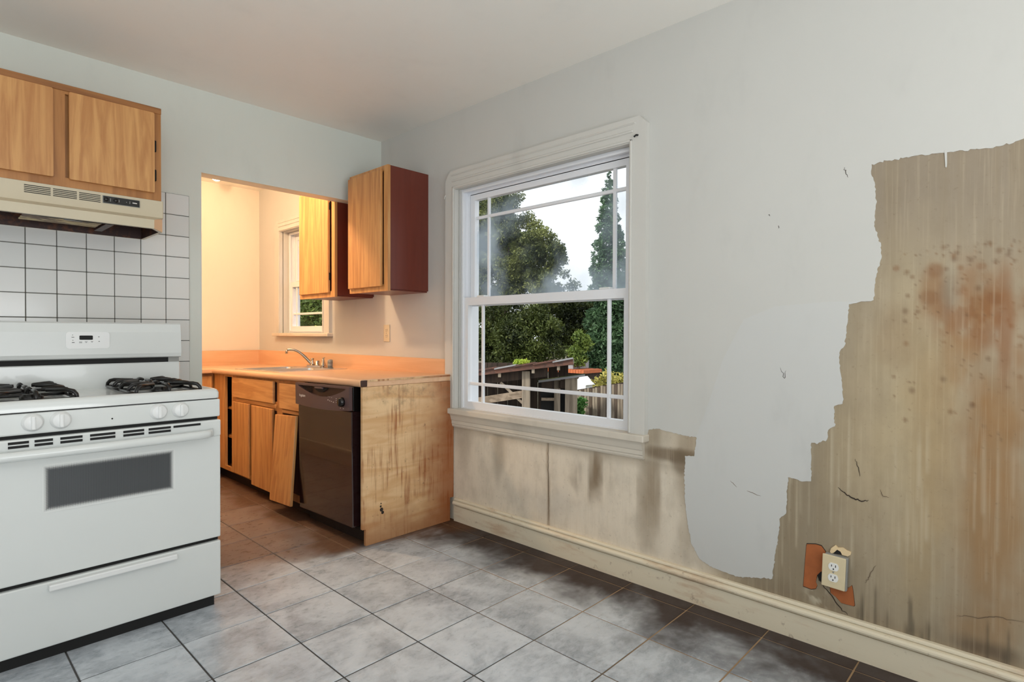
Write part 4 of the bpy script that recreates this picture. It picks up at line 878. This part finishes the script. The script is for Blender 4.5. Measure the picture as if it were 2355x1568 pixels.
tree('back_tree', 'dark distant tree between the oak and the cypress', (19, 12.4, GZ), 3.0, cluster((19, 12.4, 1.3), (.6, 2.8, 1.6), 70, .3, .7), 24000, .08, MAT['leaf_dark'], .2, 14, .1)
cy_bl = []
for k in range(26):
    t = k / 25; z_ = -.9 + 7.4 * t; w_ = .07 + 1.02 * (1 - t) ** .72 if t > .1 else 1.0
    for a in range(3): th = rg.random() * 6.28; cy_bl.append((14 + .25 * w_ * math.cos(th), 7.5 + .25 * w_ * math.sin(th), z_, w_ * .82, w_ * .82, .12 + .3 * (1 - t)))
tree('cypress_tree', 'tall narrow pointed cypress seen through the large window', (14, 7.5, GZ), 6.0, cy_bl, 34000, .08, MAT['leaf_cypress'], .2, 4, .75)
tree('leafy_shrub_tree', 'bright green small tree between the oak and the cypress', (10, 6.0, GZ), 1.6, cluster((10, 5.72, .75), (.2, .16, .6), 14, .12, .26), 3600, .05, MAT['leaf_yellowgreen'], .05, 5, .1)
tree('garden_tree', 'leafy green tree outside the small alcove window', (5.2, 11.0, GZ), 3.0, cluster((5.4, 11.0, 1.9), (1.2, 1.2, .9), 40, .3, .6), 16000, .07, MAT['leaf_yellowgreen'], .15, 6, .2)
def shrub(name, label, blobs, n, size, mat, seed, base):
    r = empty(name, base, label, 'shrub'); leaves('foliage', blobs, n, size, mat, r, seed=seed, hollow=.2, flat=.5)
    b = Vector(base)
    for bl in blobs[:4]: MB().tube([b, b.lerp(Vector(bl[:3]), .6) + Vector((.02, .03, 0)), Vector(bl[:3])], [.02, .014, .005], 5).build('stem', MAT['bark'], r)
    return r
shrub('yellow_shrub', 'yellow-green shrub behind the picket fence', cluster((8.6, 3.72, .02), (.3, .5, .2), 26, .07, .18), 1500, .034, MAT['leaf_yellow'], 7, (8.6, 3.8, GZ))
shrub('lime_shrub', 'lime yellow shrub below the small alcove window', cluster((3.0, 6.95, 1.06), (.25, .4, .1), 14, .1, .17), 900, .04, MAT['leaf_lime'], 8, (3.0, 6.95, GZ))
shrub('climbing_plant', 'fresh green plant at the foot of the fence', cluster((6.35, 3.02, -.25), (.06, .07, .2), 8, .07, .12), 420, .04, MAT['leaf_green'], 9, (6.35, 3.02, GZ))
# lean-to shed, turned to the house (local x = depth, local y = along its front to the left)
SHROT = math.atan2(.6, .8)
def lbox(r, name, mat, x0, x1, y0, y1, z0, z1): 
    l = r.location; return MB().box(l.x + x0, l.x + x1, l.y + y0, l.y + y1, z0, z1).build(name, MAT[mat], r)
def lslab(r, name, mat, x0, x1, y0, y1, za, zb, t, rise=.05):
    l = r.location; P = [(x0, y0, za), (x0, y1, zb), (x1, y1, zb + rise), (x1, y0, za + rise)]
    v = [(l.x + a, l.y + b, c) for a, b, c in P] + [(l.x + a, l.y + b, c + t) for a, b, c in P]
    return MB().add(v, [(0, 1, 2, 3), (4, 7, 6, 5), (0, 4, 5, 1), (1, 5, 6, 2), (2, 6, 7, 3), (3, 7, 4, 0)]).build(name, MAT[mat], r)
def lbeam(r, name, mat, x0, x1, a, b, w):
    l = r.location; a, b = Vector(a), Vector(b); d = (b - a).normalized(); n_ = Vector((-d.y, d.x)) * w / 2
    return MB().prism([(p.x + l.y, p.y) for p in (a + n_, b + n_, b - n_, a - n_)], 'X', l.x + x0, l.x + x1).build(name, MAT[mat], r)
sh = empty('garden_shed', (4.01, 1.39, GZ), 'weathered open lean-to shed with a rusty sloping roof', 'shed'); sh.rotation_euler.z = SHROT
zr = lambda y: .728 - .128 * y
lslab(sh, 'roof_deck', 'weathered_wood_y', 0, 2.4, 0, 1.9, zr(0), zr(1.9), .028, -.16)
for k in range(7):
    y_ = 1.9 - k * .27; a = max(0, y_ - .3)
    lslab(sh, 'roof_sheet', 'rusty_roof' if k % 3 else 'roof_grey', -.03, 2.4, y_, a, zr(y_) + .03, zr(a) + .05, .022, -.16)
lbeam(sh, 'fascia', 'rusty_roof', -.012, .012, (1.9, zr(1.9) + .015), (.0, zr(0) + .015), .085)
for y_ in (1.5, 1.02, .55, .2): lbox(sh, 'rafter_end', 'weathered_wood', .0, .06, y_ - .02, y_ + .02, zr(y_) - .085, zr(y_))
lbeam(sh, 'top_plate', 'dark_wood', .1, .17, (1.9, zr(1.9) - .1), (.36, zr(.36) - .1), .12)
lbox(sh, 'post', 'weathered_wood', .06, .16, .60, .71, GZ, zr(.65) - .05); lbox(sh, 'post', 'weathered_wood', .06, .16, 1.75, 1.86, GZ, zr(1.8) - .05)
lbeam(sh, 'cross_beam', 'weathered_wood_y', .09, .14, (1.8, .08), (.7, .27), .1); lbeam(sh, 'brace', 'weathered_wood', .1, .14, (1.02, .43), (.7, .14), .035)
for k in range(10): lbox(sh, 'back_plank', 'dark_wood', 2.2, 2.24, .1 + k * .18, .27 + k * .18, GZ, .6)
lbox(sh, 'floor_sill', 'weathered_wood_y', .05, .12, .7, 1.8, -.2, -.08)
s2 = empty('storage_shed', (4.56, 1.59, GZ), 'grey wooden shed with a flat mossy roof, right of the lean-to', 'shed'); s2.rotation_euler.z = SHROT
lslab(s2, 'roof', 'roof_grey', -.05, 1.3, 0, .68, .50, .40, .035, -.1); lslab(s2, 'roof_moss', 'leaf_oak', -.06, 1.3, .0, .66, .535, .435, .012, -.1)
lbox(s2, 'corner_post', 'weathered_wood', .0, .07, .11, .29, GZ, .49); lbox(s2, 'post', 'weathered_wood', .02, .06, .36, .45, GZ, .45); lbox(s2, 'lintel', 'dark_wood', .02, .06, .29, .64, .31, .43); lbox(s2, 'window_sill', 'weathered_wood_y', .01, .05, .45, .64, .13, .17)
lbox(s2, 'dark_interior', 'black_matte', .16, .18, .12, .66, GZ, .4)
for k in range(7): lbox(s2, 'side_board', 'dark_wood', .07, 1.2, .12, .14, GZ + k * .29, GZ + k * .29 + .28)
shrub('roof_weeds', 'lime green weeds growing on the lean-to roof', [(3.95, 2.35, .69, .09, .09, .05), (4.05, 2.3, .7, .06, .06, .04)], 260, .025, MAT['leaf_lime'], 21, (4.0, 2.34, .62))
# picket fence
fe = empty('picket_fence', (6.6, 2.6, GZ), 'weathered picket fence right of the sheds', 'fence')
for k in range(34):
    y_ = 3.5 - k * .062; MB().box(6.6, 6.62, y_ - .025, y_ + .025, GZ, .02 + (3.3 - y_) * .2 + random.uniform(-.015, .015)).build('picket', MAT['weathered_wood' if k % 3 else 'bark'], fe)
lbeam(fe, 'rail', 'dark_wood', .02, .06, (.9, -.03), (-1.2, .39), .05); MB().box(6.62, 6.66, 1.4, 3.5, -1.1, -1.02).build('rail', MAT['dark_wood'], fe)
# neighbours' roofs
nh = empty('white_house', (8.5, 4.6, GZ), 'small white gabled outbuilding peeking over the fence', 'house')
MB().prism([(4.44, GZ), (4.76, GZ), (4.76, .0), (4.62, .1), (4.44, -.06)], 'X', 8.5, 8.8).build('gable_wall', MAT['house_white'], nh)
MB().prism([(4.42, -.08), (4.62, .1), (4.62, .12), (4.41, -.065)], 'X', 8.48, 8.82).build('roof_edge', MAT['house_white'], nh)
rn = empty('rusty_roof_hut', (10, 5.8, GZ), 'hut with an orange rusty corrugated roof and grey ridge behind the sheds', 'hut')
for k in range(14): MB().box(9.6, 10.4, 5.3 + k * .09, 5.38 + k * .09, .1, .19 + .006 * (k % 2)).build('roof_panel', MAT['rust_orange'], rn)
MB().box(9.7, 10.4, 5.72, 6.1, .2, .4).build('ridge_box', MAT['roof_grey'], rn); MB().box(9.7, 10.4, 5.35, 6.5, GZ, .1).build('wall', MAT['dark_wood'], rn)
